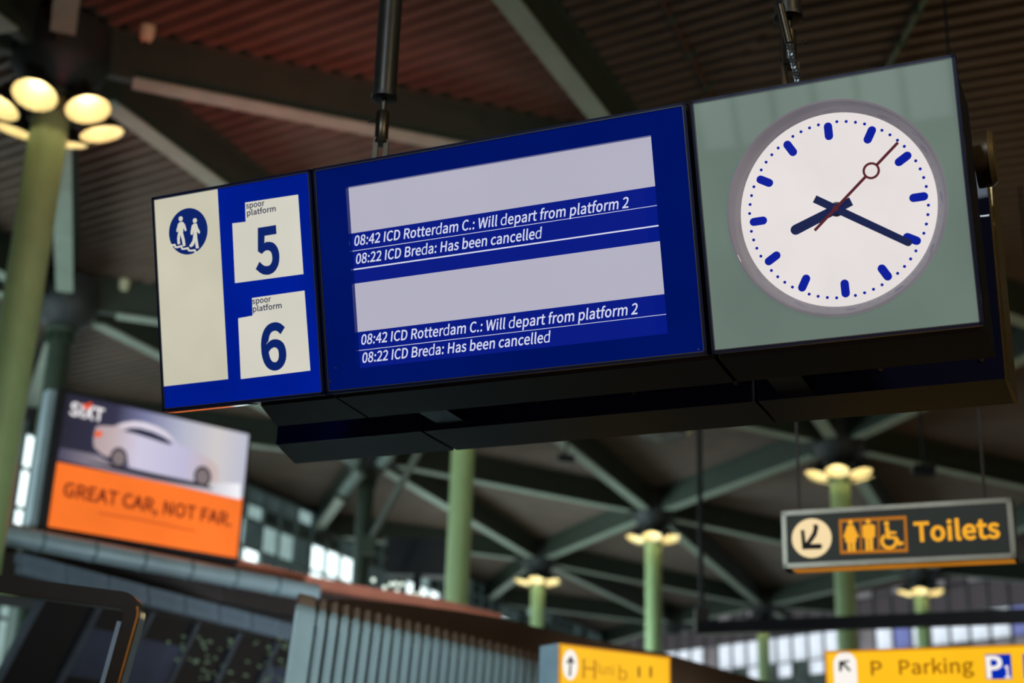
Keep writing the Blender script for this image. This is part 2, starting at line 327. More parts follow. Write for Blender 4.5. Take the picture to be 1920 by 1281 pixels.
# hubs under the beam crossings
for (i, j) in rng:
    p = node(i, j)
    if keep(p) and p.y < 70:
        mb = MB(); mb.lathe([(.30, -.42), (.42, -.34), (.62, -.06), (.66, .10), (.66, .60), (.30, .70)], 20, True)
        o = part('beam_hub', mb, M_hub, ceiling, True); o.location = p

# ------------------------------------------------------------ columns with their floodlights
def column(ij, name_label, col, r=.25, base_z=0.0):
    p = node(*ij); t = thing('steel_column', name_label, 'column', Matrix.Translation((p.x, p.y, base_z)))
    top = H+EYE-.42-base_z
    mb = MB(); n = 40; prof = []
    for k, z in enumerate((.25, top)):
        pass
    mb.lathe([(r, .25), (r, top)], n)
    part('shaft', mb, col, t, True)
    mb = MB().lathe([(r+.16, 0), (r+.16, .05), (r+.03, .06), (r+.02, .28), (r, .29)], 32, True)
    part('base_collar', mb, M_dkgreen, t, True)
    mb = MB()
    for k in range(12):   # short fins at the head
        a = 2*PI*k/12; mb.bar((math.cos(a)*(r+.03), math.sin(a)*(r+.03), top-.32), (math.cos(a)*(r+.03), math.sin(a)*(r+.03), top), .05, .05, (math.cos(a), math.sin(a), 0))
    mb.lathe([(r+.08, top-.10), (r+.10, top-.02), (r+.03, top)], 24, True)
    part('head_fins', mb, M_dkgreen, t)
    return p
def bulb_light(W):
    l = bpy.data.lights.new('bulb_light', 'POINT'); l.energy = W; l.color = (1, .86, .56); l.shadow_soft_size = .055; return l
M_refl = mat('cream_reflector', (232, 222, 180), .5, 0, .03)
M_lamp = mat('lamp_housing', (34, 34, 32), .5)
bulbL = bulb_light(3.4)
lamp_meshes = None
def make_lamp():
    global lamp_meshes
    shade = MB().lathe([(.30, 0), (.305, .012), (.27, .10), (.17, .20), (.09, .24), (.08, .38), (.03, .40), (.03, .30)], 28)
    inner = MB().lathe([(.297, .004), (.262, .095), (.165, .185), (.07, .215), (.001, .22)], 28)
    arm = MB().tube((0, 0, .38), (0, 0, .52), .02, 8)
    lamp_meshes = [('housing', shade.mesh('housing', M_lamp, True)), ('reflector', inner.mesh('reflector', M_refl, True)), ('bracket', arm.mesh('bracket', M_lamp))]
make_lamp()
def lamps(ij, label, group, n=6, ph=0.3, R=.62, dz=-.78, only=None):
    p = node(*ij)
    order = sorted(range(n), key=lambda k: p.x + R*math.cos(ph+2*PI*k/n) - .02*R*math.sin(ph+2*PI*k/n))
    for k in range(n):
        where = ('leftmost', 'second from left', 'third from left', 'third from right', 'second from right', 'rightmost')[order.index(k)]
        a = ph + 2*PI*k/n; t = math.radians(17)
        out = Vector((math.cos(a), math.sin(a), 0))
        up = (Vector((0,0,1))*math.cos(t) - out*math.sin(t)).normalized()    # dish opens down and outwards
        x = up.orthogonal().normalized(); y = up.cross(x)
        m = Matrix((x, y, up)).transposed().to_4x4(); m.translation = p + out*R + Vector((0,0,dz))
        o = thing('floodlight', 'dish floodlight, ' + where + ' in the ring ' + label, 'lamp', m, group)
        for nm, me in lamp_meshes: link(nm, me, o)
        b = bpy.data.objects.new('bulb', bulbL); C.objects.link(b); b.parent = o; b.location = (0, 0, .13)
cols = [((0,0), 'nearest tall green column at the left, crowned by big floodlights', M_green),
        ((1,1), 'green column rising behind the middle of the hanging sign', M_green),
        ((1,2), 'green column standing behind the toilets sign', M_green),
        ((2,2), 'green column between the middle column and the toilets sign', M_green),
        ((3,2), 'slimmer far green column just right of the middle column', M_green),
        ((2,3), 'far green column behind the parking sign under two lit floodlights', M_green),
        ((3,3), 'farthest green column, seen below the hanging rail left of the parking sign', M_green),
        ((2,1), 'dark unlit column in front of the bright side glazing', M_dkgreen),
        ((1,0), 'dark unlit column close behind the nearest green column', M_dkgreen)]
for ij, lb, m in cols: column(ij, lb, m, .25 if m is M_green else .22)
lamps((0,0), 'on the nearest green column', 'floodlights on the nearest column', ph=.52, R=.70, dz=-.80)
lamps((1,1), 'on the middle column', 'floodlights on the middle column')
lamps((1,2), 'just above the toilets sign', 'floodlights above the toilets sign', ph=.2)
lamps((2,2), 'left of the toilets sign', 'floodlights on the column left of the toilets sign', ph=.35)
lamps((3,2), 'on the slimmer far column', 'floodlights on the slimmer far column', ph=.35)
lamps((2,3), 'just below the toilets sign', 'floodlights below the toilets sign', ph=.15)
lamps((3,3), 'beyond the hanging rail', 'farthest floodlights', ph=.3)

# ------------------------------------------------------------ side glazing (left), far wall, wall behind the viewer
def glazed(name, frame, nu, zs, du, pick, mull=.10, depth=.14, fm=None, skip=None):
    st = struct(name, frame.m); fm = fm or M_frame
    L = nu*du; panes = {}
    mm = MB().box((-mull/2, zs[0], -.02), (mull/2, zs[-1], depth)).mesh('mullion', fm)
    for k in range(nu+1):
        o = link('mullion', mm, st); o.location = (k*du, 0, 0)
    for z in zs:
        part('transom', MB().box((0, z-mull/2, 0), (L, z+mull/2, depth*.8)), fm, st)
    for r in range(len(zs)-1):
        for k in range(nu):
            m = pick(r, k)
            if m is None: continue
            key = (r, m.name)
            if key not in panes: panes[key] = MB().box((mull/2, zs[r]+mull/2, 0), (du-mull/2, zs[r+1]-mull/2, .03)).mesh('window_pane', m)
            o = link('window_pane', panes[key], st); o.location = (k*du, 0, 0)
    return st
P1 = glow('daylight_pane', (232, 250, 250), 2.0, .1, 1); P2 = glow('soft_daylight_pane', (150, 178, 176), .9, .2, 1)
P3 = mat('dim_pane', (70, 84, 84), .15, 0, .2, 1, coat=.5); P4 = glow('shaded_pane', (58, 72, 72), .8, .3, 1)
fa = at_z(0, 720, H+.45); fb = at_z(950, 1120, H+.45)
hdir = (fb-fa); hdir.z = 0; hdir.normalize()
fO = fa - hdir*12; fO.z = 0
FW = Frame(fO, hdir, (0, 0, 1))
zs = [3.2, 4.8, 6.4, 8.0, 9.1, 10.1, 11.0, 11.5, 12.0]
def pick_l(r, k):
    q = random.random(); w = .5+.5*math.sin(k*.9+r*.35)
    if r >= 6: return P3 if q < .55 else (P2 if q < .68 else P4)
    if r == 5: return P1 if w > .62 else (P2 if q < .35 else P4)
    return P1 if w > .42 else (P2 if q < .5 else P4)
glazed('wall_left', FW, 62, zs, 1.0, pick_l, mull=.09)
part('plinth', MB().box((-4, 0, -.3), (64, 3.2, .2)), mat('plinth_paint', (60, 66, 66), .6), bpy.data.objects['wall_left'])

wa = at_z(1404, 1228, 8.6); wb = at_z(1762, 1184, 8.6)
wdir = (wb-wa); wdir.z = 0; wdir.normalize()
wO = wa - wdir*20; wO.z = 0
WW = Frame(wO, wdir, (0, 0, 1))
bz = wa.z
zs2 = [bz-7.4, bz-5.6, bz-4.4, bz-3.2, bz-2.2, bz-1.2, bz-.55, bz+.6, bz+1.7, bz+2.5]
P5 = glow('lilac_wall_panel', (88, 84, 88), .55, .25, .6); P6 = glow('bright_clerestory_pane', (205, 215, 226), 1.25, .25, .9)  # lilac wall panels glow faintly in place of light falling on them
P7 = glow('green_grey_pane', (66, 80, 76), .8, .35, 1.2); P8 = glow('blue_clerestory_pane', (120, 130, 190), .9, .2, .9)
P9 = glow('lilac_pane', (140, 138, 142), .6, .3, .8)
def pick_r(r, k):
    q = random.random()
    if r == 6: return P6 if q < .93 else (P8 if q < .96 else P9)
    if r == 5: return P6 if (k < 27 and q < .8) else (P9 if q < .4 else P7)
    if r < 6: return P7 if q < .9 else P9
    if r == 8: return (P6 if k > 34 and q < .6 else (P9 if q < .6 else P5))
    return P5
glazed('wall_right', WW, 56, zs2, .95, pick_r, mull=.07, fm=mat('grey_mullion', (96, 98, 100), .6))
part('plinth', MB().box((-2, 0, -.3), (56, bz-7.4, .2)), mat('plinth_paint', (60, 66, 66), .6), bpy.data.objects['wall_right'])
part('lintel', MB().box((-2, bz+2.5, -.3), (56, H+EYE+.7, .2)), mat('grey_panel', (92, 88, 92), .6), bpy.data.objects['wall_right'])

BW = Frame((4, -14, 0), (-1, 0, 0), (0, 0, 1))
stb = struct('wall_back', BW.m)
M_shop = mat('shopfront_wall', (60, 60, 60), .6)
part('shopfront_panel', MB().box((-20, 0, -.3), (26, 3.0, -.1)), M_shop, stb)
part('shopfront_panel', MB().box((-20, 4.35, -.3), (26, H+EYE+.4, -.1)), M_shop, stb)
for k in range(6):
    u = 13.2+k*.98
    part('window_pane', MB().box((u, 3.05, -.2), (u+.84, 4.3, -.12)), glow('shopfront_pane', (225, 235, 240), 1.1), stb)
    part('mullion', MB().box((u+.84, 3.0, -.25), (u+.98, 4.35, -.05)), M_shop, stb)
for u0, u1 in ((-20, 13.2), (19.1, 26)):
    part('shopfront_panel', MB().box((u0, 3.0, -.3), (u1, 4.35, -.1)), M_shop, stb)

# ------------------------------------------------------------ the hanging sign
SO = Vector((-1.59160, 6.28275, 1.83399+EYE)); SH = Vector((.90830528, -.41828235, -.00462594)); SV = Vector((-.10746285, -.24401592, .96379872))
SF = Frame(SO, SH, SV)
def pxpoly(fr, pts, off=0): return [fr.uv(x, y, off) for x, y in pts]
BACK = Vector((.41828682, .908315, 0))
def loc(u, back, up):   # sign-local coordinates of a point given along, behind and above the lower front edge
    w = SO + SH*u + BACK*back + Vector((0,0,up)); return SF.m.inverted() @ w
BLUE = (0, 24, 138)
def module(name, label, cat, u0, u1, body0, body1):
    t = thing(name, label, cat, SF.m)
    fw = .014
    mb = MB()
    for a, b in (((u0, 0, -.05), (u0+fw, 1, .004)), ((u1-fw, 0, -.05), (u1, 1, .004)), ((u0, 0, -.05), (u1, fw, .004)), ((u0, 1-fw, -.05), (u1, 1, .004))):
        mb.box(a, b)
    part('frame', mb, M_dkblue, t)
    mb = MB(); e = .0035
    for a, b in (((u0+fw-e, fw, 0), (u0+fw, 1-fw, .006)), ((u1-fw, fw, 0), (u1-fw+e, 1-fw, .006)), ((u0+fw, fw-e, 0), (u1-fw, fw, .006)), ((u0+fw, 1-fw, 0), (u1-fw, 1-fw+e, .006))):
        mb.box(a, b)
    part('edge_strip', mb, M_edge, t)
    # cabinet body behind the face
    lo, hi = .01, .99
    c0 = [loc(body0, .095, .012), loc(body1, .095, .012), loc(body1, .37, 0), loc(body0-(.09 if body0 > u0+.1 else 0), .37, 0)]
    ctop = [loc(body0, -.14, .93), loc(body1, -.14, .93), loc(body1, .12, .95), loc(body0, .12, .95)]
    inset = .006
    rim = MB()
    for a, b in (((u0+inset, inset, -.11), (u1-inset, inset+.01, -.05)), ((u0+inset, .984, -.11), (u1-inset, .994, -.05)), ((max(u0, body0)+inset, inset, -.11), (max(u0, body0)+inset+.01, .994, -.05)), ((u1-inset-.01, inset, -.11), (u1-inset, .994, -.05))):
        rim.box(a, b)
    part('back_rim', rim, M_black, t)
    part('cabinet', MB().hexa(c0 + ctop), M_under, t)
    return t
# --- left unit
U = [.0, .8635, .8755, 2.588, 2.606, 3.6126]
num = module('platform_number_sign', 'lit blue and cream sign of platforms 5 and 6, left end of the hanging sign', 'sign', U[0], U[1], .47, U[1])
fp = lambda *p: pxpoly(SF, p)
g = .7
B_bl = glow('backlit_blue', (0, 26, 140), .9, .2, 1.6, .35, base=(0, 20, 90))
B_cr = glow('backlit_cream', (196, 192, 172), 1, .09, 2.2, .35, base=(90, 90, 80))
B_wh = glow('backlit_white', (205, 202, 190), 1, .05, 2.2, .35, base=(90, 90, 86))
B_navy = glow('navy_print', (0, 32, 108), .9, .02)
B_txt = glow('dark_blue_print', (22, 34, 74), .9, .02)
part('face_panel', MB().box((.014, .014, -.02), (U[1]-.014, .986, 0)), B_bl, num)
segx, _ = SF.uv(407, 352); segx2, segy = SF.uv(429, 713)
part('reflecting_strip', MB().box((.012, -.006, -.085), (.46, -.001, -.004)), mat('polished_strip', (210, 210, 210), .12, 1), num)  # polished strip added to mirror the advertising screen along the lower edge
cream = part('cream_panel', MB().box((.0145, segy+.005, 0), (.367, .985, .002)), B_cr, num)
cu, cv = SF.uv(353.5, 434); rr = .5*(SF.uv(353, 391)[1]-SF.uv(353, 478)[1])
ring = MB().prism([(cu+rr*math.cos(a*PI/32), cv+rr*math.sin(a*PI/32)) for a in range(64)], .002, .0035)
pict = part('pictogram_disc', ring, B_navy, num)
# stair figures from the picture, traced in the sign's own plane
def zz(x, y): return SF.uv(270 + x*400/1025, 300 + y*500/1281)
def flatpoly(mb, pts, z0, z1): return mb.prism([zz(*p) for p in pts], z0, z1)
fig = MB()
def disc(mb, x, y, r, z0, z1, fr=SF, n=20, fx=zz):
    a, b = fx(x, y); q = fx(x+r, y); rad = abs(q[0]-a)
    return mb.prism([(a+rad*math.cos(2*PI*k/n), b+rad*math.sin(2*PI*k/n)) for k in range(n)], z0, z1)
disc(fig, 179, 283, 10, .0035, .0045); disc(fig, 247, 292, 10, .0035, .0045)
flatpoly(fig, [(166,308),(176,298),(190,298),(200,312),(207,338),(200,344),(192,326),(190,352),(198,382),(202,412),(190,416),(184,382),(176,358),(174,384),(176,404),(164,406),(162,376),(168,344),(172,322),(166,344),(160,348),(158,340)], .0035, .0045)
flatpoly(fig, [(232,316),(242,306),(256,306),(262,326),(272,346),(268,356),(256,344),(258,372),(266,424),(252,426),(248,392),(240,412),(228,420),(220,414),(236,388),(240,362),(242,336),(236,360),(228,360),(226,350)], .0035, .0045)
st_pts = [(132,406),(152,404),(158,416),(184,410),(190,424),(216,420),(222,432),(248,430),(254,440)]
for k in range(len(st_pts)-1):
    (x0,y0),(x1,y1) = st_pts[k], st_pts[k+1]
    if y1 < y0+5: flatpoly(fig, [(x0,y0),(x1,y1),(x1,y1+9),(x0,y0+9)], .0035, .0045)
    else: flatpoly(fig, [(x0-7,y0),(x0+1,y0),(x1+1,y1+6),(x1-7,y1+8)], .0035, .0045)
part('stair_figures', fig, B_wh, pict)
for nm, box, notch, tx, dg in (
    ('5', ((436,419),(461,416),(460,380),(559,365),(569,514),(441,531)), None, ((462,391.5,'spoor',497),(464,405,'platform',518)), (478,428,524,510)),
    ('6', ((447,597),(474,592),(473,559),(571,545),(582,695),(452,711)), None, ((473.5,570.5,'spoor',509),(475,585,'platform',529)), (490,609,537,690))):
    pl = part('number_panel', MB().prism(pxpoly(SF, box), 0, .002), B_wh, num)
    (x0, y0, x1, y1) = dg
    a = SF.uv((x0+x1)/2-2, y0); b = SF.uv((x0+x1)/2+2, y1); l = SF.uv(x0, (y0+y1)/2)[0]; r = SF.uv(x1, (y0+y1)/2)[0]
    me = text_mesh('numeral', nm, B_navy, l, b[1], r-l, (a[1]-b[1])*.985, .003, bold=.05)
    link('numeral', me, pl)
    for (px, py, body, px2) in tx:
        l = SF.uv(px, py); r = SF.uv(px2, py - (px2-px)*.13)
        me = text_mesh('lettering', body, B_txt, l[0], l[1]-.0, r[0]-l[0], .0245, .003, bold=.03)
        link('lettering', me, pl)
# --- middle unit, the train screen
scr = module('departure_screen', 'wide blue train screen with cancelled train notices, centre of the hanging sign', 'screen', U[2], U[3], U[2], U[3])
su0, sv1 = 1.034, .893; su1, sv0 = 2.435, .098
M_bez = mat('blue_bezel', (2, 14, 96), .22, 0, .12, 1.5, coat=.3)
M_bezel = glow('blue_bezel_glow', (0, 18, 92), .85, .15, 1.2, .35, base=(2, 12, 80))  # light on the unlit bezel put in as a faint glow
mb = MB(); a0, a1, b0, b1 = U[2]+.014, U[3]-.014, .014, .986
for lo, hi in (((a0, b0), (su0, b1)), ((su1, b0), (a1, b1)), ((su0, b0), (su1, sv0)), ((su0, sv1), (su1, b1))):
    mb.box((*lo, -.03), (*hi, 0))
part('bezel', mb, M_bezel, scr)
sd = -.026
S_wh = glow('screen_white', (178, 176, 193), 1, .02, 1.5, .3); S_bl = glow('screen_blue', (0, 22, 128), 1, .03, 1.5, .3)
S_ln = glow('screen_line', (212, 214, 236), 1, .0)
S_tx = glow('screen_text', (208, 212, 236), 1, .0)
panel = part('display_panel', MB().box((su0-.02, sv0-.02, sd-.01), (su1+.02, sv1+.02, sd)), S_bl, scr)
def vmean(l, r): return (SF.uv(*l, sd)[1] + SF.uv(*r, sd)[1])/2
v_w1 = vmean((655,437),(1228,351)); v_w2t = vmean((662,531),(1238,454)); v_w2b = vmean((667,622),(1247,553))
part('white_row', MB().box((su0-.02, v_w1, sd), (su1+.01, sv1+.02, sd+.001)), S_wh, panel)
part('white_row', MB().box((su0-.02, v_w2b, sd), (su1+.01, v_w2t, sd+.001)), S_wh, panel)
for l, r, th in (((658,470),(1232,387),.0022),((661,505),(1236,424),.0058),((672,656),(1250,591),.0022)):
    v = vmean(l, r); part('divider_line', MB().box((su0-.02, v-th/2, sd), (su1+.01, v+th/2, sd+.001)), S_ln, panel)
for (l, r, body) in (((665,461),(1180,389),'08:42 ICD Rotterdam C.: Will depart from platform 2'), ((668,495),(1018,446),'08:22 ICD Breda: Has been cancelled'),
                     ((678,646.5),(1197,588.5),'08:42 ICD Rotterdam C.: Will depart from platform 2'), ((680,680.5),(1034,641),'08:22 ICD Breda: Has been cancelled')):
    a = SF.uv(*l, sd); b = SF.uv(*r, sd)
    me = text_mesh('lettering', body, S_tx, a[0], a[1], b[0]-a[0], .0425, sd+.0012, shear=.2, bold=.022, slope=b[1]-a[1])
    link('lettering', me, panel)
mb = MB()
for (px, py) in ((630,690),(618,733),(1310,655),(620,715)):
    u, v = SF.uv(px, py); mb.tube((u, v, 0), (u, v, .003), .004, 8)
part('screw_heads', mb, M_edge, scr)
# --- right unit, the clock
clk = module('station_clock', 'round white clock showing 8:20 in a grey square panel, right end of the sign', 'clock', U[4], U[5], U[4], U[5])
CU, CV, CR = 3.125, .5, .410
nseg = 72
hole = [(CU+CR*math.cos(2*PI*k/nseg), CV+CR*math.sin(2*PI*k/nseg)) for k in range(nseg)]
sq = []
x0, x1, y0, y1 = U[4]+.014, U[5]-.014, .014, .986
for k in range(nseg):
    c, s = math.cos(2*PI*k/nseg), math.sin(2*PI*k/nseg)
    tx = ((x1-CU) if c > 0 else (x0-CU))/c if abs(c) > 1e-6 else 1e9
    ty = ((y1-CV) if s > 0 else (y0-CV))/s if abs(s) > 1e-6 else 1e9
    t = min(tx, ty); sq.append((CU+c*t, CV+s*t))
for cxn, cyn in ((x1,y1),(x0,y1),(x0,y0),(x1,y0)):   # snap nearest ray to each corner
    k = min(range(nseg), key=lambda i: (sq[i][0]-cxn)**2+(sq[i][1]-cyn)**2); sq[k] = (cxn, cyn)
mb = MB(); mb.add([(x,y,0) for x,y in hole]+[(x,y,0) for x,y in sq], [(k,(k+1)%nseg,(k+1)%nseg+nseg,k+nseg) for k in range(nseg)])
B_gr = glow('grey_green_panel', (104, 120, 112), .86, .12, 1.6, .5, base=(70, 84, 78))
o = link('face_panel', mb.mesh('face_panel', B_gr), clk)
cl = Matrix.Translation((CU, CV, 0))
M_ringm = glow('clock_ring', (112, 108, 116), .72, .12, 4, .3, base=(110, 108, 114))
rg = part('dial_ring', MB().lathe([(.412, -.002), (.412, .006), (.404, .007), (.398, .002), (.370, -.046)], 96), M_ringm, clk, True); rg.location = (CU, CV, 0)
M_dial = glow('dial_white', (229, 222, 220), 1, .03, 4, .0)
dial = part('dial', MB().lathe([(.374, -.056), (.374, -.05)], 72, True), M_dial, clk); dial.location = (CU, CV, 0)
B_tick = glow('tick_blue', (0, 24, 150), 1, .02)
rot = math.radians(-.5)
bar_m = MB(); bw, bl = .0158, .0185
pts = [(bw*math.cos(a), bl-bw*0+bw*math.sin(a)-.0) for a in [k*PI/8 for k in range(9)]] + [(-bw*math.cos(a), -bl-bw*math.sin(a)) for a in [k*PI/8 for k in range(9)]]
pts = [(bw*math.cos(k*PI/8), bl+bw*math.sin(k*PI/8)) for k in range(9)] + [(-bw*math.cos(k*PI/8), -bl-bw*math.sin(k*PI/8)) for k in range(9)]
hour_me = bar_m.prism(pts, -.05, -.0485).mesh('hour_mark', B_tick)
dot_me = MB().prism([(.0058*math.cos(k*PI/6), .0058*math.sin(k*PI/6)) for k in range(12)], -.05, -.0485).mesh('minute_dot', B_tick)
for k in range(60):
    a = rot + k*PI/30
    if k % 5 == 0: o = link('hour_mark', hour_me, dial); r_ = .303
    else: o = link('minute_dot', dot_me, dial); r_ = .340
    r_ = .303 if k % 5 == 0 else .336
    o.location = (math.sin(a)*r_, math.cos(a)*r_, 0); o.rotation_euler = (0, 0, -a)
B_hand = glow('hand_navy', (26, 36, 82), .8, .02); B_sec = glow('hand_maroon', (92, 34, 42), .85, .02)  # unlit hands, given a weak glow in place of light on them
def hand(name, ang, r0, r1, w0, w1, z, m):
    mb = MB(); n = 6
    poly = [(-w0, r0), (-w1, r1)] + [(-w1*math.cos(k*PI/n), r1+w1*math.sin(k*PI/n)) for k in range(1, n)] + [(w1, r1), (w0, r0)]
    mb.prism(poly, z, z+.004); o = part(name, mb, m, dial); o.rotation_euler = (0, 0, -math.radians(ang)); return o
hand('hour_hand', 250.2, -.062, .170, .0165, .0195, -.040, B_hand)
hand('minute_hand', 121.8+1.2, -.09, .300, .0148, .0135, -.033, B_hand)
sh = hand('second_hand', 49.8, -.112, .160, .0052, .0052, -.026, B_sec)
mb = MB(); mb.lathe([(.032, -.026), (.032, -.022), (.0235, -.022), (.0235, -.026), (.032, -.026)], 32)
mb.v = [(x, y+.190, z) for x, y, z in mb.v]; q = part('ring', mb, B_sec, dial); q.rotation_euler = (0,0,-math.radians(49.8)); q.name = 'second_hand_ring'
mb = MB().box((-.0052, .219, -.026), (.0052, .330, -.022)); q = part('second_hand_tip', mb, B_sec, dial); q.rotation_euler = (0,0,-math.radians(49.8))
part('spindle', MB().tube((.0, .0, -.05), (0, 0, -.019), .010, 16), B_sec, dial)
part('hub_disc', MB().tube((.0, -.0, -.05), (0, 0, -.042), .028, 20), mat('hub_grey', (120, 120, 124), .4), dial)

# --- rear unit, second row of cabinets facing the other way, and the frame that joins them
rear = thing('rear_display_cabinets', 'dark blue back cabinets of the hanging sign, seen from below behind its front', 'sign', SF.m)
def cab(u0, u1, sk=0.0):
    c0 = [loc(u0, .66, 0), loc(u1, .66, 0), loc(u1, 1.0, 0), loc(u0-sk, 1.0, 0)]
    ct = [loc(u0, .66, .93), loc(u1, .66, .93), loc(u1, 1.0, .95), loc(u0-sk, 1.0, .95)]
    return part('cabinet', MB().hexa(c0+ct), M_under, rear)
for i_, (a, b, s_) in enumerate(((.19, .995, .11), (1.012, 2.60, 0), (2.615, 3.615, 0))):
    cab(a, b, s_)
    fr = [loc(a, .652, .0), loc(b, .652, .0), loc(b, .658, .0), loc(a, .658, .0), loc(a, .652, .92), loc(b, .652, .92), loc(b, .658, .92), loc(a, .658, .92)]
    pn = part('back_plate', MB().hexa(fr), mat('back_plate_blue', (8, 16, 62), .4, 0, .1, 3, coat=.2), rear)
    mb = MB(); n = max(2, int((b-a)/.33))
    for k in range(n):
        u = a+.12+(b-a-.2)*k/(max(1, n-1)); p = loc(u, .650, .09)
        mb.tube(p, p+Vector((0,0,.006)) , .010, 10)
    part('screws', mb, M_chrome, pn)
sidep = [loc(3.615, .70, 0), loc(3.63, .70, 0), loc(3.63, 1.02, 0), loc(3.615, 1.02, 0), loc(3.615, .70, .93), loc(3.63, .70, .93), loc(3.63, 1.02, .95), loc(3.615, 1.02, .95)]
part('end_frame', MB().hexa(sidep), mat('bronze_edge', (150, 132, 92), .25, .8), rear)
cross = thing('sign_support_frame', 'dark crossbars joining front and back cabinets of the hanging sign', 'frame', SF.m)
mb = MB()
for u in (1.17, 2.78):
    for z in (.02, .86):
        mb.hexa([loc(u-.07, .375, z), loc(u+.07, .375, z), loc(u+.07, .65, z), loc(u-.07, .65, z), loc(u-.07, .375, z+.08), loc(u+.07, .375, z+.08), loc(u+.07, .65, z+.08), loc(u-.07, .65, z+.08)])
        part('crossbar', mb, M_black, cross); mb = MB()
mb.hexa([loc(.3, .44, .93), loc(3.5, .44, .93), loc(3.5, .56, .93), loc(.3, .56, .93), loc(.3, .44, 1.02), loc(3.5, .44, 1.02), loc(3.5, .56, 1.02), loc(.3, .56, 1.02)])
part('top_rail', mb, M_black, cross)
for u in (.76, 2.84):
    part('mounting_post', MB().hexa([loc(u-.05, .45, .5), loc(u+.05, .45, .5), loc(u+.05, .55, .5), loc(u-.05, .55, .5), loc(u-.05, .45, 1.2), loc(u+.05, .45, 1.2), loc(u+.05, .55, 1.2), loc(u-.05, .55, 1.2)]), M_black, cross)
# round loudspeaker on the end of the frame
pc = SO + SH*3.60 + BACK*.42 + Vector((0,0,.86))
spk = thing('round_end_speaker', 'round bronze edged speaker on the right end of the hanging sign', 'speaker', Matrix.Translation(pc))
mb = MB().tube(SH*0, SH*.055, .115, 36); part('drum', mb, mat('speaker_brown', (70, 58, 40), .4, .4), spk, True)
mb = MB().tube(SH*.055, SH*.075, .118, 36, .10); part('rim', mb, mat('bronze_edge', (150, 132, 92), .25, .8), spk, True)
part('bracket', MB().bar(SH*-.3, SH*0.0, .06, .05), M_black, spk)
part('bracket_arm', MB().bar(Vector((0,0,-.1))-SH*.3+BACK*.05, Vector((0,0,.12))-SH*.3+BACK*.05, .05, .05, (0,1,0)), M_black, spk)

# suspension poles
def pole(u, cut, label):
    b = SO + SH*u + BACK*.5; b.z = SO.z
    t = thing('suspension_pole', label, 'pole', Matrix.Translation(b), 'suspension poles of the hanging sign')
    top = H+EYE+.74 - b.z
    mb = MB(); mb.lathe([(.030, cut), (.060, cut), (.060, top)], 28, True)
    part('tube', mb, M_tube, t, True)
    part('end_flange', MB().lathe([(.058, cut-.012), (.066, cut-.008), (.066, cut+.012), (.058, cut+.016)], 28, True), mat('flange_black', (14,14,15), .5), t, True)
    return t, b
t1, b1_ = pole(.76, 1.742, 'black suspension tube above the train screen, with turnbuckle and fork')
part('rod', MB().tube((0,0,1.62), (0,0,1.76), .014, 12), M_chrome, t1, True)
mb = MB().lathe([(.030, 1.50), (.034, 1.505), (.034, 1.655), (.030, 1.66)], 20, True)
sl = part('turnbuckle', mb, mat('blackened_steel', (66, 60, 50), .36, .8, scale=30), t1, True)
mb = MB()
for k in range(12): mb.bar((-.031, -.018, 1.51+k*.012), (-.012, -.034, 1.513+k*.012), .006, .005)
part('thread', mb, M_chrome, sl)
mb = MB().tube((-.03, 0, 1.60), (-.062, 0, 1.605), .006, 8); mb.tube((-.062, 0, 1.605), (-.072, 0, 1.607), .011, 10)
part('bolt', mb, M_chrome, sl)
def fork(t, z0, z1, s=1):
    mb = MB()
    for sx in (-1, 1):
        mb.hexa([Vector((sx*.026-.012, -.02, z0)), Vector((sx*.026+.012, -.02, z0)), Vector((sx*.026+.012, .02, z0)), Vector((sx*.026-.012, .02, z0)),
                 Vector((sx*.026-.012, -.02, z1-.02)), Vector((sx*.026+.012, -.02, z1-.02)), Vector((sx*.026+.012, .02, z1-.02)), Vector((sx*.026-.012, .02, z1-.02))])
    mb.tube((0, 0, z1-.035), (0, 0, z1), .038, 18, .030)
    mb.tube((-.045, 0, z0+.05), (.045, 0, z0+.05), .010, 10)
    part('fork', mb, mat('blackened_steel', (66, 60, 50), .36, .8), t, False)
fork(t1, 1.18, 1.515)
t2, b2_ = pole(2.84, 1.735, 'black suspension tube above the clock, with a twisted steel cable beside its fork')
part('rod', MB().tube((0,0,1.6), (0,0,1.76), .016, 12), M_black, t2, True)
part('turnbuckle', MB().lathe([(.028, 1.50), (.033, 1.505), (.033, 1.66), (.028, 1.665)], 20, True), mat('blackened_steel', (66, 60, 50), .36, .8), t2, True)
mb = MB().tube((.03, 0, 1.60), (.062, 0, 1.605), .006, 8); mb.tube((.062, 0, 1.605), (.072, 0, 1.607), .010, 10); part('bolt', mb, M_chrome, t2)
fork(t2, 1.18, 1.515)
cb = thing('steel_cable', 'twisted steel safety cable slanting down to the top of the clock panel', 'cable', Matrix.Translation(b2_))
mb = MB(); A_, B_ = Vector((-.045, -.055, 1.76)), Vector((.052, -.06, 1.20)); dd = B_-A_
for s_ in range(3):
    prev = None
    ax = dd.normalized(); xx = ax.orthogonal().normalized(); yy = ax.cross(xx)
    for k in range(61):
        a = k*.9 + s_*2*PI/3; p = A_ + dd*k/60 + (xx*math.cos(a)+yy*math.sin(a))*.008
        if prev: mb.tube(prev, p, .008, 6, caps=False)
        prev = p
part('strands', mb, mat('cable_steel', (84, 92, 96), .35, .7), cb, True)
part('ferrule', MB().tube(A_, A_+dd*.35, .019, 12), mat('blackened_steel', (66, 60, 50), .36, .8), cb, True)

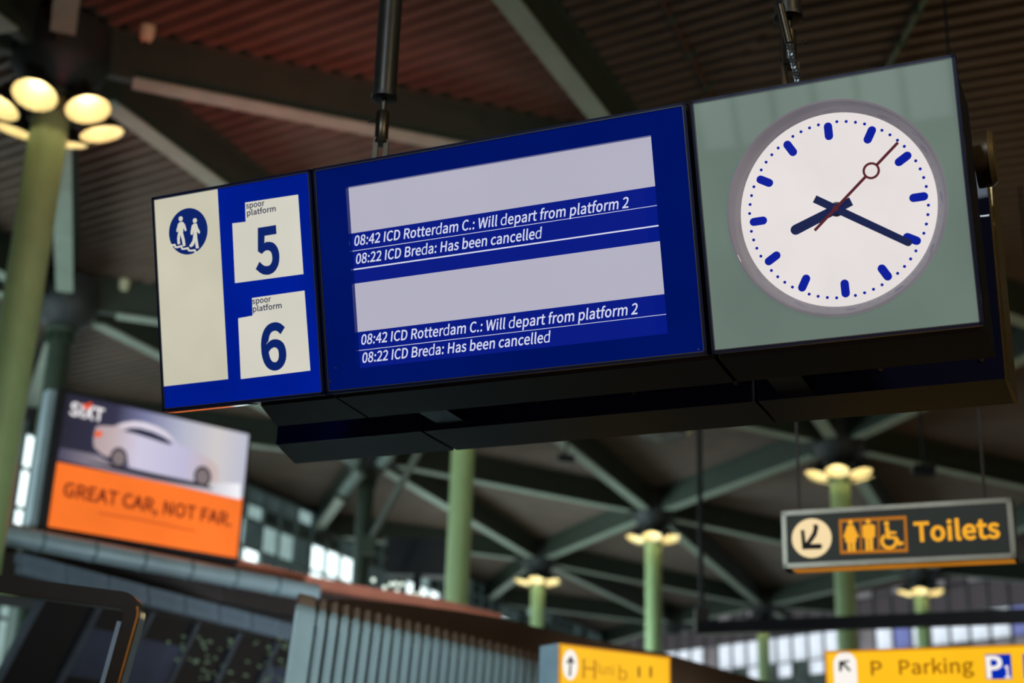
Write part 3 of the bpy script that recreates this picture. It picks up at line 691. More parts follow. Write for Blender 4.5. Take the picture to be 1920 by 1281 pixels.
# ------------------------------------------------------------ lit direction signs
def flat_frame(bl, br, tl, y):
    O = at_y(*bl, y); R = at_z(*br, O.z-EYE); h = (R-O); L = h.length
    return Frame(O, h, (0, 0, 1)), L
TF, TL_ = flat_frame((1468,1066), (1906,1046), (1462,958), 10.5)
th = TF.uv(1463, 959)[1]
toi = thing('toilets_sign', 'hanging dark grey lightbox sign reading Toilets in yellow', 'sign', TF.m)
M_tf = mat('grey_aluminium', (190, 190, 176), .45, 0)
part('housing', MB().box((0, 0, -.20), (TL_, th, -.012)), mat('dark_housing', (44, 44, 42), .5), toi)
mb = MB(); e = .036
for a, b in (((0,0,-.205),(e,th,0)), ((TL_-e,0,-.205),(TL_,th,0)), ((0,0,-.03),(TL_,e,0)), ((0,th-e,-.205),(TL_,th,0))): mb.box(a, b)
part('frame', mb, M_tf, toi)
part('underside_glow', MB().box((.06, -.004, -.19), (TL_-.02, .004, -.035)), glow('amber_underside_glow', (176, 108, 24), .8, .2, 2), toi)  # orange light on the underside, put in as a glowing strip
part('face_panel', MB().box((e, e, -.014), (TL_-e, th-e, -.008)), glow('dark_face', (46, 50, 48), .8, .05, 2, .3, base=(40, 42, 40)), toi)
Y_am = glow('amber_print', (246, 172, 40), 1.0, .05); Y_cr = glow('cream_print', (246, 220, 170), 1, .03); Y_or = glow('orange_print', (176, 106, 22), 1, .03); K_dk = glow('dark_print', (24, 24, 22), .5, .0)
def tz(x, y): return TF.uv(1440 + x*.25, 900 + y*.25)
def tpoly(mb, pts, z0=-.008, z1=-.004): return mb.prism([tz(*p) for p in pts], z0, z1)
def tdisc(mb, x, y, r, z0=-.008, z1=-.004, n=28):
    a, b = tz(x, y); rad = abs(tz(x+r, y)[0]-a)
    return mb.prism([(a+rad*math.cos(2*PI*k/n), b+rad*math.sin(2*PI*k/n)) for k in range(n)], z0, z1)
ar = part('arrow_disc', tdisc(MB(), 326, 436, 150), Y_cr, toi)
mb = MB(); tpoly(mb, [(244,378),(272,374),(284,482),(396,478),(408,498),(396,518),(256,522)], -.004, -.002)
tpoly(mb, [(338,334),(370,334),(378,356),(364,414),(336,456),(294,506),(268,494),(310,432),(332,398),(342,358)], -.004, -.002)
part('arrow', mb, K_dk, ar)
mb = MB()
for q in ([(530,296),(1034,268),(1036,292),(534,320)], [(538,530),(1048,514),(1048,540),(542,556)], [(530,300),(552,300),(560,552),(540,552)], [(1016,270),(1036,270),(1050,536),(1028,540)],
          [(686,310),(700,309),(704,520),(690,521)], [(820,302),(834,301),(838,514),(824,515)]): tpoly(mb, q)
part('pictogram_frame', mb, Y_or, toi)
mb = MB(); tdisc(mb, 617, 318, 18, -.004, -.002)
tpoly(mb, [(594,340),(640,338),(672,408),(684,426),(662,432),(662,462),(654,466),(656,534),(632,536),(628,470),(620,470),(624,536),(600,538),(594,468),(580,466),(578,432),(562,428),(572,408)], -.004, -.002); part('woman_figure', mb, Y_am, toi)
mb = MB(); tdisc(mb, 750, 312, 18, -.004, -.002)
tpoly(mb, [(720,336),(786,332),(802,346),(802,428),(786,432),(788,528),(764,530),(758,440),(752,440),(758,530),(734,532),(728,436),(710,432),(706,350)], -.004, -.002); part('man_figure', mb, Y_am, toi)
mb = MB(); tdisc(mb, 888, 328, 19, -.004, -.002)
tpoly(mb, [(876,350),(904,348),(910,384),(962,388),(962,404),(914,406),(916,420),(966,424),(992,466),(1014,462),(1016,482),(980,494),(950,444),(884,440)], -.004, -.002)
a, b = tz(908, 458); r1_ = abs(tz(974, 458)[0]-a); r0_ = r1_*.62; n = 28; ringp = []
for k in range(n):
    a0_ = math.radians(125)+k*math.radians(265)/n; a1_ = math.radians(125)+(k+1)*math.radians(265)/n
    mb.prism([(a+r0_*math.cos(a0_), b+r0_*math.sin(a0_)), (a+r1_*math.cos(a0_), b+r1_*math.sin(a0_)), (a+r1_*math.cos(a1_), b+r1_*math.sin(a1_)), (a+r0_*math.cos(a1_), b+r0_*math.sin(a1_))], -.004, -.002)
part('wheelchair_figure', mb, Y_am, toi)
l = tz(1098, 466); r = tz(1744, 440)
link('lettering', text_mesh('lettering', 'Toilets', Y_am, l[0], l[1]+.005, r[0]-l[0], (tz(1160,322)[1]-tz(1160,462)[1]), -.004, bold=.045, slope=(r[1]-l[1])*.5), toi)
for px, py in ((1499, 955), (1847, 936)):
    u, v = TF.uv(px, py, -.1); w = TF.m @ Vector((u, th, -.1))
    part('hanger_rod', MB().tube((u, th, -.1), (u, H+EYE+.74-TF.O.z, -.1), .011, 8), M_black, toi)

def yellow(name, label, bl, br, y, hgt, side_w):
    O = at_y(*bl, y); Rp = at_z(*br, O.z-EYE); fr = Frame(O - Vector((0,0,hgt)), Rp-O, (0,0,1)); L = (Rp-O).length
    t = thing(name, label, 'sign', fr.m)
    part('housing', MB().box((0, 0, -.30), (L, hgt, -.01)), mat('pale_housing', (120, 140, 150), .5), t)
    Y = glow('yellow_face', (252, 190, 30), 1.05, .06, 1.2, .2)
    part('face_panel', MB().box((.02, .02, -.01), (L-.02, hgt-.02, 0)), Y, t)
    mb = MB()
    for a, b in (((0,0,-.02),(.02,hgt,.004)), ((L-.02,0,-.02),(L,hgt,.004)), ((0,hgt-.02,-.02),(L,hgt,.004)), ((0,0,-.02),(L,.02,.004))): mb.box(a, b)
    part('frame', mb, glow('amber_frame', (224, 150, 24), .8), t)
    return t, fr, L
yl, YF, YL = yellow('exit_direction_sign', 'yellow lit direction sign with upward arrow beside the ribbed kiosk', (1049,1206), (1257,1232), 12.5, .62, 1)
M_wht = glow('white_print', (252, 246, 238), 1, .02)
mb = MB(); c1 = YF.uv(1069, 1247); rr_ = .5*(YF.uv(1069,1219)[1]-YF.uv(1069,1276)[1])
mb.prism([(c1[0]+rr_*.62*math.cos(2*PI*k/28), c1[1]+rr_*math.sin(2*PI*k/28)) for k in range(28)], 0, .003); ad = part('arrow_disc', mb, M_wht, yl)
mb = MB(); P_ = lambda *p: [YF.uv(x, y) for x, y in p]
mb.prism(P_((1070,1230),(1077,1244),(1073,1244),(1071,1240),(1070,1268),(1066,1268),(1068,1240),(1064,1245),(1061,1243)), .003, .005); part('arrow', mb, K_dk, ad)
M_yt = glow('ochre_print', (196, 130, 10), .95, .03)
for (px, py, body, px2, ch) in ((1092,1272,'H',1117,.17),(1121,1264,'luni',1151,.095),(1160,1275,'b',1176,.12)):
    l = YF.uv(px, py); r = YF.uv(px2, py)
    link('lettering', text_mesh('lettering', body, M_yt, l[0], l[1], r[0]-l[0], ch, .001, bold=.0), yl)
mb = MB()
for px, py in ((1198, 1260), (1220, 1260)):
    a, b = YF.uv(px, py); mb.prism([(a-.012,b-.05),(a+.012,b-.05),(a+.014,b+.02),(a+.008,b+.05),(a-.008,b+.05),(a-.014,b+.02)], 0, .002)
part('person_figures', mb, glow('brown_print', (130, 84, 16), .9), yl)

yr, RF, RL = yellow('parking_sign', 'long yellow lit sign reading P Parking with a blue P1 square', (1546,1221), (2010,1205), 12.5, .8, 1)
P_ = lambda *p: [RF.uv(x, y) for x, y in p]
def z2(x, y): return RF.uv(1530 + x*390/1920, 1190 + y*91/448)
ca = z2(268, 270); ra = abs(z2(372, 270)[0]-z2(160, 270)[0])/2
pts = [(ca[0]+ra*math.cos(k*PI/12), ca[1]+ra*math.sin(k*PI/12)) for k in range(13)] + [(ca[0]-ra, ca[1]-.42), (ca[0]+ra, ca[1]-.42)]
sl2 = part('arrow_tab', MB().prism(pts, 0, .003), M_wht, yr)
mb = MB(); mb.prism([z2(*p) for p in ((212,248),(308,238),(306,256),(262,262),(324,330),(308,344),(246,280),(238,340),(216,344))], .003, .005); part('arrow', mb, K_dk, sl2)
M_yb = glow('brown_ochre_print', (156, 96, 8), .95, .03)
for a_, b_, body in (((510,375),(612,375),'P'), ((770,368),(1460,352),'Parking')):
    l = z2(*a_); r = z2(*b_); link('lettering', text_mesh('lettering', body, M_yb, l[0], l[1], r[0]-l[0], z2(520,245)[1]-z2(520,372)[1], .001, bold=.022, slope=(r[1]-l[1])), yr)
B_pb = glow('parking_blue', (0, 44, 176), 1, .04)
for q in (((1560,186),(1796,180),(1812,412),(1574,414)), ((1908,180),(2140,170),(2150,405),(1920,410))):
    sqp = part('parking_square', MB().prism([z2(*p) for p in q], 0, .003), B_pb, yr)
    if q[0][0] < 1600:
        l = z2(1580, 400); r = z2(1730, 400); link('numeral', text_mesh('numeral', 'P', M_wht, l[0], l[1], r[0]-l[0], z2(1600,205)[1]-z2(1600,400)[1], .004, bold=.04), sqp)
        l = z2(1745, 402); r = z2(1800, 402); link('numeral', text_mesh('numeral', '1', M_wht, l[0], l[1], r[0]-l[0], z2(1770,290)[1]-z2(1770,402)[1], .004, bold=.03), sqp)
for fr, t, L, hg in ((YF, yl, YL, .62), (RF, yr, RL, .8)):   # hangers from the roof, clear of the view to the screen
    for u in (.25, L-.25): part('support_leg', MB().box((u-.04, -(fr.O.z), -.2), (u+.04, 0.02, -.12)), M_black, t)

# ------------------------------------------------------------ balcony with advertising screen
BZ = 3.9
b_pts = [at_z(x, y, BZ) for x, y in ((-260, 912), (60, 990), (300, 1026), (450, 1048), (600, 1084), (692, 1101), (811, 1120), (941, 1152))]
balc = thing('balcony', 'upper floor balcony edge below the orange advertising screen', 'balcony')
M_fas = mat('red_brown_fascia', (196, 124, 102), .5, 0, .1, 2); M_dkf = mat('dark_fascia', (54, 46, 46), .6)
M_duct = mat('pale_blue_duct', (172, 198, 208), .35, .3, .1, 2)
def strip(pts, off_out, z0, z1, thick):
    mb = MB()
    for a, b in zip(pts[:-1], pts[1:]):
        d = (b-a); d.z = 0; d.normalize(); n = Vector((d.y, -d.x, 0))
        p = [a+n*off_out, b+n*off_out, b+n*(off_out-thick), a+n*(off_out-thick)]
        mb.hexa([Vector((q.x, q.y, BZ+EYE+z0)) for q in p]+[Vector((q.x, q.y, BZ+EYE+z1)) for q in p])
    return mb
part('handrail_fascia', strip(b_pts, 0, -.16, 0, .5), M_fas, balc)
part('slab', strip(b_pts, -.25, -.62, -.16, 3.0), M_dkf, balc)
# round duct under the rail
da, db = at_z(-140, 975, BZ-.33), at_z(590, 1112, BZ-.33)
duct = thing('ventilation_duct', 'pale blue round duct running along under the balcony rail', 'duct', Matrix.Translation(da))
part('pipe', MB().tube((0,0,0), db-da, .135, 24), M_duct, duct, True)
part('end_cap', MB().tube((db-da), (db-da)*1.004, .145, 24, .12), mat('duct_cap', (100, 122, 134), .4), duct)
for k in range(1, 8):
    p = (db-da)*(k/8); part('joint_band', MB().tube(p-(db-da).normalized()*.02, p+(db-da).normalized()*.02, .15, 20), mat('duct_band', (120, 144, 154), .4, .3), duct)
# louvre row and the slanted dark glazing below the slab
dirv = (at_z(560, 1172, 3.2) - at_z(60, 1040, 3.2)); dirv.z = 0
la = at_z(60, 1040, 3.2); LF = Frame(la - dirv.normalized()*.2, dirv, (0,0,1))
lv = thing('louvre_band', 'row of grey blue louvre panels above the dark glazing at lower left', 'louvres', LF.m)
M_lv = mat('grey_blue_louvre', (112, 130, 146), .45, .1, .15, 2)
lp = MB().box((.02, -.14, -.1), (.78, -.02, .02)); lp.box((.02, -.27, -.06), (.78, -.15, .05)); lpm = lp.mesh('louvre_panel', M_lv)
n_l = int((dirv.length+1.4)/.8)
for k in range(n_l):
    o = link('louvre_panel', lpm, lv); o.location = (k*.8, 0, 0)
part('carrier', MB().box((0, -.3, -.3), (n_l*.8, 0, -.11)), M_dkf, lv)
gz = thing('dark_glazing', 'dark slanting shop glazing with pale mullions under the louvres', 'window', LF.m)
M_dg = mat('dark_glass', (18, 22, 30), .4, 0, .2, 1); M_ml = mat('slate_mullion', (74, 84, 96), .5)
ln = 3.0; lean = Vector((-.30, -1, -.22))
mulm = MB().hexa([Vector((x, 0, z)) + lean*ln*t for t in (1, 0) for x, z in ((0,-.05),(.07,-.05),(.07,.05),(0,.05))]).mesh('mullion', M_ml)
for k in range(10):
    u = .5+k*1.0
    o = link('mullion', mulm, gz); o.location = (u, -.35, 0)
glm = MB().hexa([Vector((x, 0, z)) + lean*ln*t for t in (1, 0) for x, z in ((.07,-.03),(1.0,-.03),(1.0,-.01),(.07,-.01))]).mesh('glass_pane', M_dg)
for k in range(9):
    o = link('glass_pane', glm, gz); o.location = (.5+k, -.35, 0)
gb = MB().hexa([Vector((x, 0, z)) + lean*.62*t for t in (1, 0) for x, z in ((.07,.0),(1.0,.0),(1.0,.012),(.07,.012))]).mesh('navy_blind', mat('navy_blind', (58, 66, 88), .6, 0, .25, 2))
for k in (1, 2, 5, 6, 7, 8):
    o = link('navy_blind', gb, gz); o.location = (.5+k+lean.x*.35, -.35-.35, -.02-.22*.35+.01)
# lit shelves seen through the glass
sh_ = thing('lit_display_shelves', 'small pale green lit shelf goods inside the dark glazing', 'shelf', LF.m); sh_['kind'] = 'stuff'
mb = MB()
for k in range(70):
    px = random.uniform(305, 545); py = random.uniform(1195, 1300)
    if random.random() < .45: px = random.choice((340, 380, 400, 480, 500, 520))+random.uniform(-7, 7)
    u, v = LF.uv(px, py, .1+(-.0)); z = -(-v-.35)*.22+.02 if False else .03+(v+.35)*.22
    u, v = LF.uv(px, py, z); w_ = random.uniform(.03, .10); h_ = random.uniform(.015, .035)
    mb.box((u, v, z), (u+w_, v+h_, z+.02))
o = part('shelf_goods', mb, glow('pale_green_goods', (108, 130, 106), .6, .3, 6), sh_)

# advertising screen
AO = at_y(91, 987, 18.9); AR = at_z(444, 1046, AO.z-EYE); AF = Frame(AO, AR-AO, (0,0,1)); AL = (AR-AO).length; AH = (AF.uv(120, 733)[1]+AF.uv(462, 817)[1])/2
ad_ = thing('advertising_screen', 'large LED screen on the balcony, white car above an orange band', 'screen', AF.m)
part('housing', MB().box((-.12, -.08, -.35), (AL+.05, AH+.06, -.02)), mat('screen_housing', (26, 28, 34), .5), ad_)
part('side_rail', MB().box((-.22, -.1, -.3), (-.12, AH*1.02, -.1)), mat('pale_blue_duct', (150,178,190)), ad_)
A_night = glow('advert_night', (40, 38, 62), .9, .2, .8); A_org = glow('advert_orange', (255, 120, 40), 1.0, .12, .7)
A_l1 = glow('advert_grey1', (84, 84, 118), 1, .1); A_l2 = glow('advert_grey2', (132, 134, 160), 1, .06); A_l3 = glow('advert_grey3', (176, 176, 192), 1, .05); A_l4 = glow('advert_grey4', (206, 204, 212), 1, .04)
def az(x, y): return AF.uv(80 + x*400/1507, 720 + y*340/1281)
vb0 = az(100, 532)[1]; vb1 = az(1395, 822)[1]; vb = (vb0+vb1)/2
part('orange_band', MB().box((0, 0, -.02), (AL, vb, 0)), A_org, ad_)
part('picture_area', MB().box((0, vb, -.02), (AL, AH, 0)), A_night, ad_)
def gradstop(name, stops):
    m = bpy.data.materials.new(name); m.use_nodes = True; nt = m.node_tree; b = nt.nodes['Principled BSDF']
    tc = nt.nodes.new('ShaderNodeTexCoord'); sp = nt.nodes.new('ShaderNodeSeparateXYZ'); mr = nt.nodes.new('ShaderNodeMapRange')
    mr.inputs['From Min'].default_value = 0; mr.inputs['From Max'].default_value = AL
    r = nt.nodes.new('ShaderNodeValToRGB')
    nt.links.new(tc.outputs['Object'], sp.inputs[0]); nt.links.new(sp.outputs['X'], mr.inputs['Value']); nt.links.new(mr.outputs[0], r.inputs['Fac'])
    els = r.color_ramp.elements
    while len(els) < len(stops): els.new(.5)
    for e_, (p_, c_) in zip(els, stops): e_.position = p_; e_.color = (*lin(c_), 1)
    nt.links.new(r.outputs['Color'], b.inputs['Emission Color']); b.inputs['Emission Strength'].default_value = 1; b.inputs['Base Color'].default_value = (.02,.02,.02,1)
    return m
part('backdrop_print', MB().box((0, vb, 0), (AL, AH, .002)), gradstop('advert_backdrop', [(0, (26,24,44)), (.26, (44,42,70)), (.42, (120,122,160)), (.62, (178,180,200)), (.82, (206,200,200)), (1, (186,188,206))]), ad_)
def apoly(mb, pts, z0, z1): return mb.prism([az(*p) for p in pts], z0, z1)
part('studio_floor_print', apoly(MB(), [(122,450),(400,505),(470,560),(540,600),(1180,738),(1250,700),(1395,705),(1395,818),(100,530)], .002, .004), gradstop('advert_floor', [(0, (70,66,92)), (.25, (150,140,150)), (.5, (120,116,128)), (.8, (200,196,206)), (1, (250,250,255))]), ad_)
part('car_shadow_print', apoly(MB(), [(300,545),(480,575),(620,600),(1070,690),(1200,735),(1190,745),(900,690),(500,605)], .004, .005), glow('advert_shadow', (34, 30, 44), 1), ad_)
car = part('car_print', apoly(MB(), [(362,450),(356,400),(368,330),(378,300),(420,296),(500,300),(560,275),(640,262),(720,272),(800,300),(870,338),(920,385),(960,430),(1040,465),(1130,505),(1200,548),(1235,590),(1245,640),(1235,690),(1190,700),(1180,640),(1140,590),(1095,590),(1065,630),(1058,690),(820,640),(610,590),(596,520),(570,470),(530,455),(490,470),(468,520),(420,500)], .005, .007), gradstop('advert_car', [(0, (150,130,140)), (.25, (190,170,172)), (.4, (206,200,222)), (.65, (190,186,214)), (.8, (200,180,180)), (1, (214,196,190))]), ad_)
part('car_window_print', apoly(MB(), [(566,332),(620,312),(690,316),(780,342),(860,380),(905,412),(912,432),(860,420),(760,386),(650,352)], .007, .008), glow('advert_window', (40, 44, 66), 1), car)
part('roof_highlight_print', apoly(MB(), [(520,300),(580,276),(650,266),(730,278),(810,306),(870,342),(920,392),(905,395),(840,350),(760,316),(680,296),(600,298)], .007, .008), glow('advert_highlight', (224, 216, 226), 1), car)
part('tail_light_print', apoly(MB(), [(368,342),(395,330),(425,345),(415,368),(385,382),(368,372)], .007, .008), glow('advert_tail', (238, 96, 40), 1), car)
for x, y in ((536, 524), (1128, 656)):
    mb = MB(); a, b = az(x, y); rx = abs(az(x+62, y)[0]-a); ry = abs(az(x, y+76)[1]-b)
    mb.prism([(a+rx*math.cos(k*PI/16), b+ry*math.sin(k*PI/16)) for k in range(32)], .007, .009); w_ = part('wheel_print', mb, glow('advert_tyre', (48, 42, 52), 1), car)
    mb = MB(); mb.prism([(a+rx*.72*math.cos(k*PI/16), b+ry*.72*math.sin(k*PI/16)) for k in range(32)], .009, .010)
    part('rim_print', mb, glow('advert_rim', (128, 116, 118), 1), car)
A_wt = glow('advert_white', (244, 238, 240), 1); A_tx = glow('advert_dark_red', (104, 22, 14), 1); A_or2 = glow('advert_red_orange', (248, 84, 40), 1)
l = az(186, 215); r = az(425, 265)
sx_h = az(200,130)[1]-az(200,220)[1]
link('lettering', text_mesh('lettering', 'SIXT', A_wt, l[0], l[1], r[0]-l[0], sx_h, .004, bold=.05), ad_)
part('logo_stroke', apoly(MB(), [(276,140),(312,150),(330,132),(352,142),(316,182),(300,182)], .006, .008), A_or2, ad_)
l = az(140, 800); r = az(1330, 1000); cap_ = (az(600,770)[1]-az(600,865)[1])
link('lettering', text_mesh('lettering', 'GREAT CAR, NOT FAR.', A_tx, l[0], (az(150,790)[1]+az(1200,985)[1])/2, r[0]-l[0], cap_, .004, bold=.035), ad_)
part('small_print_line', apoly(MB(), [(395,905),(700,955),(1080,1035),(1080,1046),(700,968),(395,918)], 0, .002), glow('advert_fine', (206, 84, 28), 1), ad_)

# ------------------------------------------------------------ ribbed kiosk
KZ = 1.7
ka, kb = at_z(587, 1153, KZ), at_z(1012, 1252, KZ)
KF = Frame(ka, kb-ka, (0,0,1)); KL = (kb-ka).length
kio = thing('ribbed_kiosk', 'kiosk with upright grey metal ribs and a curved brown top', 'kiosk', KF.m)
M_rib = mat('grey_rib_metal', (132, 148, 150), .4, .35, .1, 3); M_ribd = mat('rib_gap_shade', (22, 24, 22), .7); M_brn = mat('brown_kiosk_roof', (66, 48, 34), .5, 0, .12, 2)
pitch = KL/24
def ribprof(w, R=.10):
    out = []
    pts = []
    for k in range(7):
        a = k/6*PI/2*.9; pts.append((-R+R*math.cos(a), -R+R*math.sin(a)))   # (z, y)
    return pts
rp = [(0, -3.3, -.33), (0, -.06, -.006), (0, 0, 0), (-.012, .035, .012), (-.035, .065, .035)]
rp2 = [(-.035, .065, .035), (-.05, .10, .055), (-.07, .135, .08), (-.09, .165, .11)]
def ribmesh(w, nm, prof, m):
    mb = MB(); t_ = .028; n = len(prof); vs = []
    for z, y, x in prof:
        for dx in (-w/2, w/2): vs.append((x+dx, y, z))
        for dx in (w/2, -w/2): vs.append((x+dx, y-(.02 if y > .05 else 0), z-t_))
    fs = [(i_*4+k, i_*4+(k+1) % 4, (i_+1)*4+(k+1) % 4, (i_+1)*4+k) for i_ in range(n-1) for k in range(4)]
    fs += [(0,1,2,3), tuple((n-1)*4+k for k in range(4))]
    mb.add(vs, fs); return mb.mesh(nm, m)
rm = ribmesh(pitch*.50, 'rib', rp, M_rib); cm = ribmesh(pitch*1.5, 'corner_post', rp, M_rib)
M_cap = mat('brown_rib_cap', (96, 78, 64), .45)
rm2 = ribmesh(pitch*.42, 'rib_cap', rp2, M_cap); cm2 = ribmesh(pitch*1.4, 'corner_cap', rp2, M_cap)
for k in range(24):
    o = link('rib', rm, kio); o.location = (pitch*(k+.9), 0, 0); q = link('rib_cap', rm2, o)
o = link('corner_post', cm, kio); o.location = (-pitch*.6, 0, .01); link('corner_cap', cm2, o)
part('rib_backing', MB().hexa([Vector((-.1-.33, -3.3, -.12)), Vector((KL-.33, -3.3, -.12)), Vector((KL-.33, -3.3, -.09)), Vector((-.1-.33, -3.3, -.09)), Vector((-.1, -.06, -.12)), Vector((KL, -.06, -.12)), Vector((KL, -.06, -.09)), Vector((-.1, -.06, -.09))]), M_ribd, kio)  # dark sheet stands in for the shade between the ribs
# brown top: curved sheet rising behind the ribs
kf = [((590,1124),(590,1150)), ((680,1125),(680,1178)), ((757,1133),(757,1200)), ((850,1145),(850,1230)), ((941,1160),(941,1255)), ((1055,1187),(1055,1290)), ((1140,1206),(1140,1320)), ((1250,1226),(1250,1345)), ((1440,1279),(1440,1400)), ((1640,1345),(1640,1480))]
mb = MB(); vs = []; back = []
for (tp, bt) in kf:
    d_ = 11.7 + (tp[0]-590)/425*4.0
    a = at_y(*bt, d_); b = at_y(*tp, d_+.5); vs += [a, (a*.35+b*.65)+Vector((0,-.12,0)), b]
n = len(kf); v2 = [v + Vector((-.10, .35, -.05)) for v in vs]; inv = KF.m.inverted()
allv = [inv @ v for v in vs+v2]; m3 = 3*n; fs = []
for i_ in range(n-1):
    for k in range(2):
        q = (i_*3+k, (i_+1)*3+k, (i_+1)*3+k+1, i_*3+k+1); fs += [q, tuple(j+m3 for j in q[::-1])]
    fs += [(i_*3+2, (i_+1)*3+2, (i_+1)*3+2+m3, i_*3+2+m3), (i_*3, i_*3+m3, (i_+1)*3+m3, (i_+1)*3)]
fs += [(0,1,1+m3,m3),(1,2,2+m3,1+m3)]
mb.add(allv, fs); part('curved_roof', mb, M_brn, kio, True)

# ------------------------------------------------------------ black rounded frame at lower left
GF = Frame(at_y(0, 1095, 7.2), at_y(245, 1127, 7.2)-at_y(0, 1095, 7.2), (0,0,1))
fr_t = thing('rounded_black_frame', 'dark rounded metal frame close by in the lower left corner', 'frame', GF.m)
lx = GF.uv(252, 1127); bw_ = .085; r_c = .07
path = [(-.6, 0), (lx[0]-r_c, 0)] + [(lx[0]-r_c+r_c*math.sin(k*PI/12), -r_c+r_c*math.cos(k*PI/12)) for k in range(1, 6)] + [(lx[0], -r_c), (lx[0]-.06, -1.0), (lx[0]-.10, -GF.O.z+.01)]
def sweep(path, w, z0, z1, off=0):
    mb = MB(); vs = []
    for i_, p in enumerate(path):
        a = path[max(0, i_-1)]; b = path[min(len(path)-1, i_+1)]; d = Vector((b[0]-a[0], b[1]-a[1])).normalized(); nn_ = Vector((-d.y, d.x))
        P = Vector(p)
        for o_, z in ((-w/2+off, z0), (w/2+off, z0), (w/2+off, z1), (-w/2+off, z1)): q = P+nn_*o_; vs.append((q.x, q.y, z))
    fs = [(i_*4+k, i_*4+(k+1) % 4, (i_+1)*4+(k+1) % 4, (i_+1)*4+k) for i_ in range(len(path)-1) for k in range(4)] + [(0,1,2,3), tuple((len(path)-1)*4+k for k in range(4))]
    return mb.add(vs, fs)
part('frame_bar', sweep(path, bw_, -.12, 0), mat('dark_brown_metal', (44, 34, 26), .3, .3, coat=.5), fr_t, bevel=.008)
part('orange_edge_glow', sweep(path[5:], .012, -.06, .006, bw_/2-.01), mat('edge_glow_orange', (190, 120, 50), .3, .6), fr_t)  # orange glow on the upright's edge, painted as a strip
part('inner_stripe', sweep([(lx[0]-.01, -.11), (lx[0]-.06, -1.0), (lx[0]-.10, -GF.O.z+.01)], .022, -.10, .004, -bw_/2-.0), mat('pale_blue_stripe', (150, 172, 196), .3, .3), fr_t)  # pale bluish stripe beside the inner edge

# ------------------------------------------------------------ hanging rail, rods, small ceiling fittings
ra_ = at_y(1316, 1180, 24.0); rb_ = at_z(1990, 1153, ra_.z-EYE)
rl = thing('hanging_black_rail', 'black hanging rail with upright post in front of the far columns', 'rail', Matrix.Translation(ra_))
part('rail', MB().bar(Vector((-.06,0,0)), rb_-ra_, .22, .20), M_black, rl)
topz = H+EYE+.72-ra_.z
part('post', MB().tube((0,0,0), (0,0,topz), .045, 12), M_black, rl, True)
part('post_socket', MB().box((-.11, -.11, -.02), (.11, .11, .34)), M_black, rl)
part('post', MB().tube(rb_-ra_, rb_-ra_+Vector((0,0,topz)), .020, 12), M_black, rl, True)
pA, pB = at_y(792, 835, 31), at_y(692, 1018, 31)
br = thing('slanted_brace_rod', 'thin grey slanted brace left of the middle column', 'brace', Matrix.Translation(pB))
part('rod', MB().tube((0,0,0), (pA-pB)*1.25, .085, 12), mat('brace_grey', (96, 104, 98), .5), br, True)
part('end_clevis', MB().box((-.14,-.14,-.25), (.14,.14,.12)), M_dkgreen, br)
def onceil(px, py): return at_z(px, py, H+.66)
for a, b, nm, lb, c_ in (((1640,170),(1745,-20),'pale_cable_conduit','thin pale green conduit on the roof above the clock', (92,112,88)), ((1235,-10),(1345,200),'brown_cable_conduit','thin brown conduit on the roof between the two poles', (84,50,40))):
    p, q = onceil(*a), onceil(*b); t = thing(nm, lb, 'conduit', Matrix.Translation(p))
    part('pipe', MB().tube((0,0,0), q-p, .03, 8), mat(nm, c_, .5), t)
    mb = MB()
    for k in (.2, .5, .8): mb.box(tuple((q-p)*k-Vector((.06,.06,.03))), tuple((q-p)*k+Vector((.06,.06,.06))))
    part('clips', mb, M_dkgreen, t)
for px, py, lb in ((276, 62, 'pale round smoke detector on the roof right of the nearest column'), (233, 534, 'small pale detector on the roof left of the platform number sign')):
    p = onceil(px, py); t = thing('smoke_detector', lb, 'detector', Matrix.Translation(p))
    part('body', MB().lathe([(.02, -.14), (.07, -.12), (.10, -.05), (.11, 0), (.11, .10)], 20, True), mat('detector_cream', (206, 200, 160), .5), t, True)
    part('sensor_tip', MB().lathe([(.02, -.17), (.03, -.14)], 12, True), M_black, t)
def camera_fit(px, py, y, lb):
    p = at_y(px, py, y); t = thing('security_camera', lb, 'camera', Matrix.Translation(p))
    part('body', MB().bar((-.18, 0, 0), (.18, -.05, -.03), .18, .18), M_black, t, bevel=.02)
    part('lens', MB().tube((-.18, 0, 0), (-.24, .01, .01), .06, 14), mat('lens_grey', (120, 124, 122), .2), t)
    part('drop_rod', MB().tube((0,0,.08), (0,0,H+EYE+.72-p.z), .025, 8), M_black, t)
camera_fit(1062, 860, 31, 'dark hanging camera under the roof right of the middle column')
camera_fit(1732, 882, 24, 'dark hanging camera under the roof above the toilets sign')
p = at_y(1245, 812, 26); t = thing('ceiling_speaker', 'dark round hanging speaker just below the hanging sign', 'speaker', Matrix.Translation(p))
part('drum', MB().lathe([(.10, -.10), (.42, -.06), (.46, .04), (.20, .16)], 28, True), M_black, t, True)
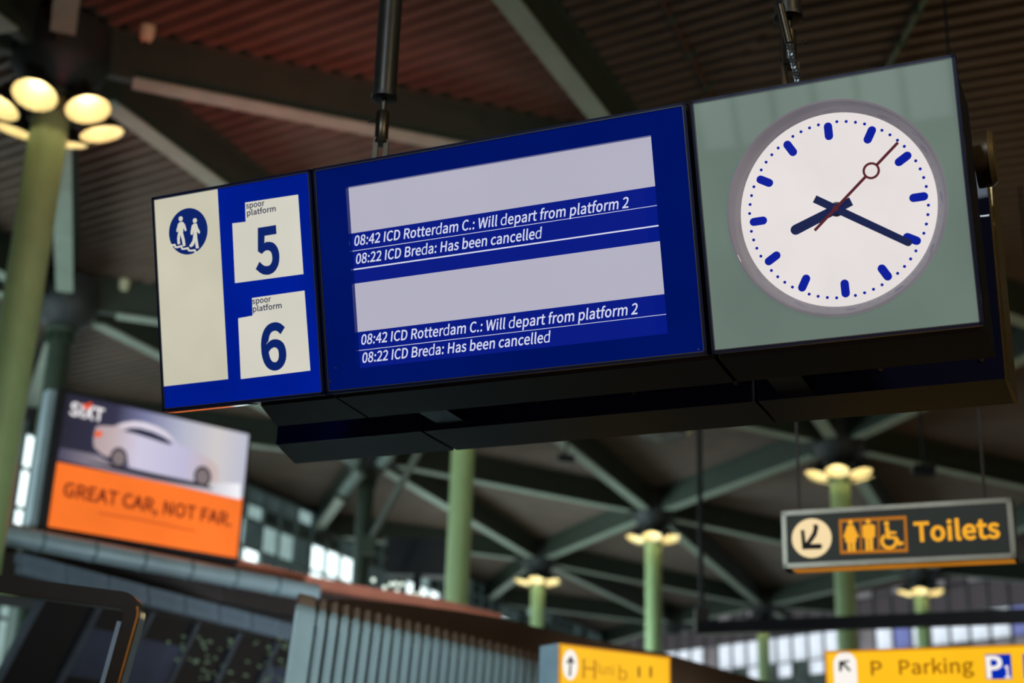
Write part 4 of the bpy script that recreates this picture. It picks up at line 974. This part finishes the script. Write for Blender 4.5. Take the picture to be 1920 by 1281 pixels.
part('drop_rod', MB().tube((0,0,.1), (0,0,H+EYE+.72-p.z), .03, 8), M_black, t)
part('indicator', MB().lathe([(.02, -.05), (.06, -.02), (.06, .02)], 12, True), mat('detector_cream', (206,200,160)), t).location = (.44, -.1, 0)
# bright little spotlights above the balcony and the dark box they hang on
bx = at_y(785, 1045, 36); t = thing('dark_equipment_housing', 'dark box shaped housing on the balcony left of the middle column', 'housing', Matrix.Translation(bx))
part('box', MB().box((-.8, -.3, -.5), (.85, .3, .40)), mat('navy_black', (24, 28, 36), .4), t)
part('lid', MB().box((-.95, -.35, .40), (.9, .35, .46)), M_hub, t)
part('support', MB().box((-.1, -.1, -bx.z), (.1, .1, -.5)), M_black, t)
sm = MB().lathe([(.01, -.035), (.03, -.025), (.038, 0), (.03, .03), (.01, .035)], 12, True).mesh('spot_lens', glow('spot_white', (225, 240, 225), 1.7, 0))
hm = MB().lathe([(.042, .0), (.04, .10), (.02, .12)], 12, True).mesh('housing', M_lamp)
for k_, (px, py) in enumerate(((700,1088),(721,1102),(733,1096),(742,1095),(753,1096),(745,1108),(773,1114),(783,1115))):
    t = thing('spotlight', 'tiny white spotlight over the balcony rail, ' + ('first', 'second', 'third', 'fourth', 'sixth', 'fifth', 'seventh', 'eighth')[k_] + ' of eight from the left', 'lamp', Matrix.Translation(at_y(px, py, 26)), 'white spotlights over the balcony rail')
    link('lens', sm, t); h_ = link('housing', hm, t); h_.location = (0, .10, .02); h_.rotation_euler = (-1.2, 0, 0)
# pale roof struts around the dark column
for k, (a, b, lb) in enumerate((((640,850),(672,866),'short pale strut left of the dark unlit column head'), ((735,848),(712,872),'short pale strut right of the dark unlit column head'), ((676,885),(640,930),'pale strut slanting down left from the dark unlit column head'))):
    A1, B1 = at_y(*a, 37.2), at_y(*b, 37.6)
    t = thing('roof_strut', lb, 'strut', Matrix.Translation(A1)); part('tube', MB().tube((0,0,0), B1-A1, .16, 12), mat('pale_strut', (150, 168, 158), .5), t, True)
    part('collar', MB().tube((B1-A1)*.92, (B1-A1)*1.05, .2, 12), M_dkgreen, t)
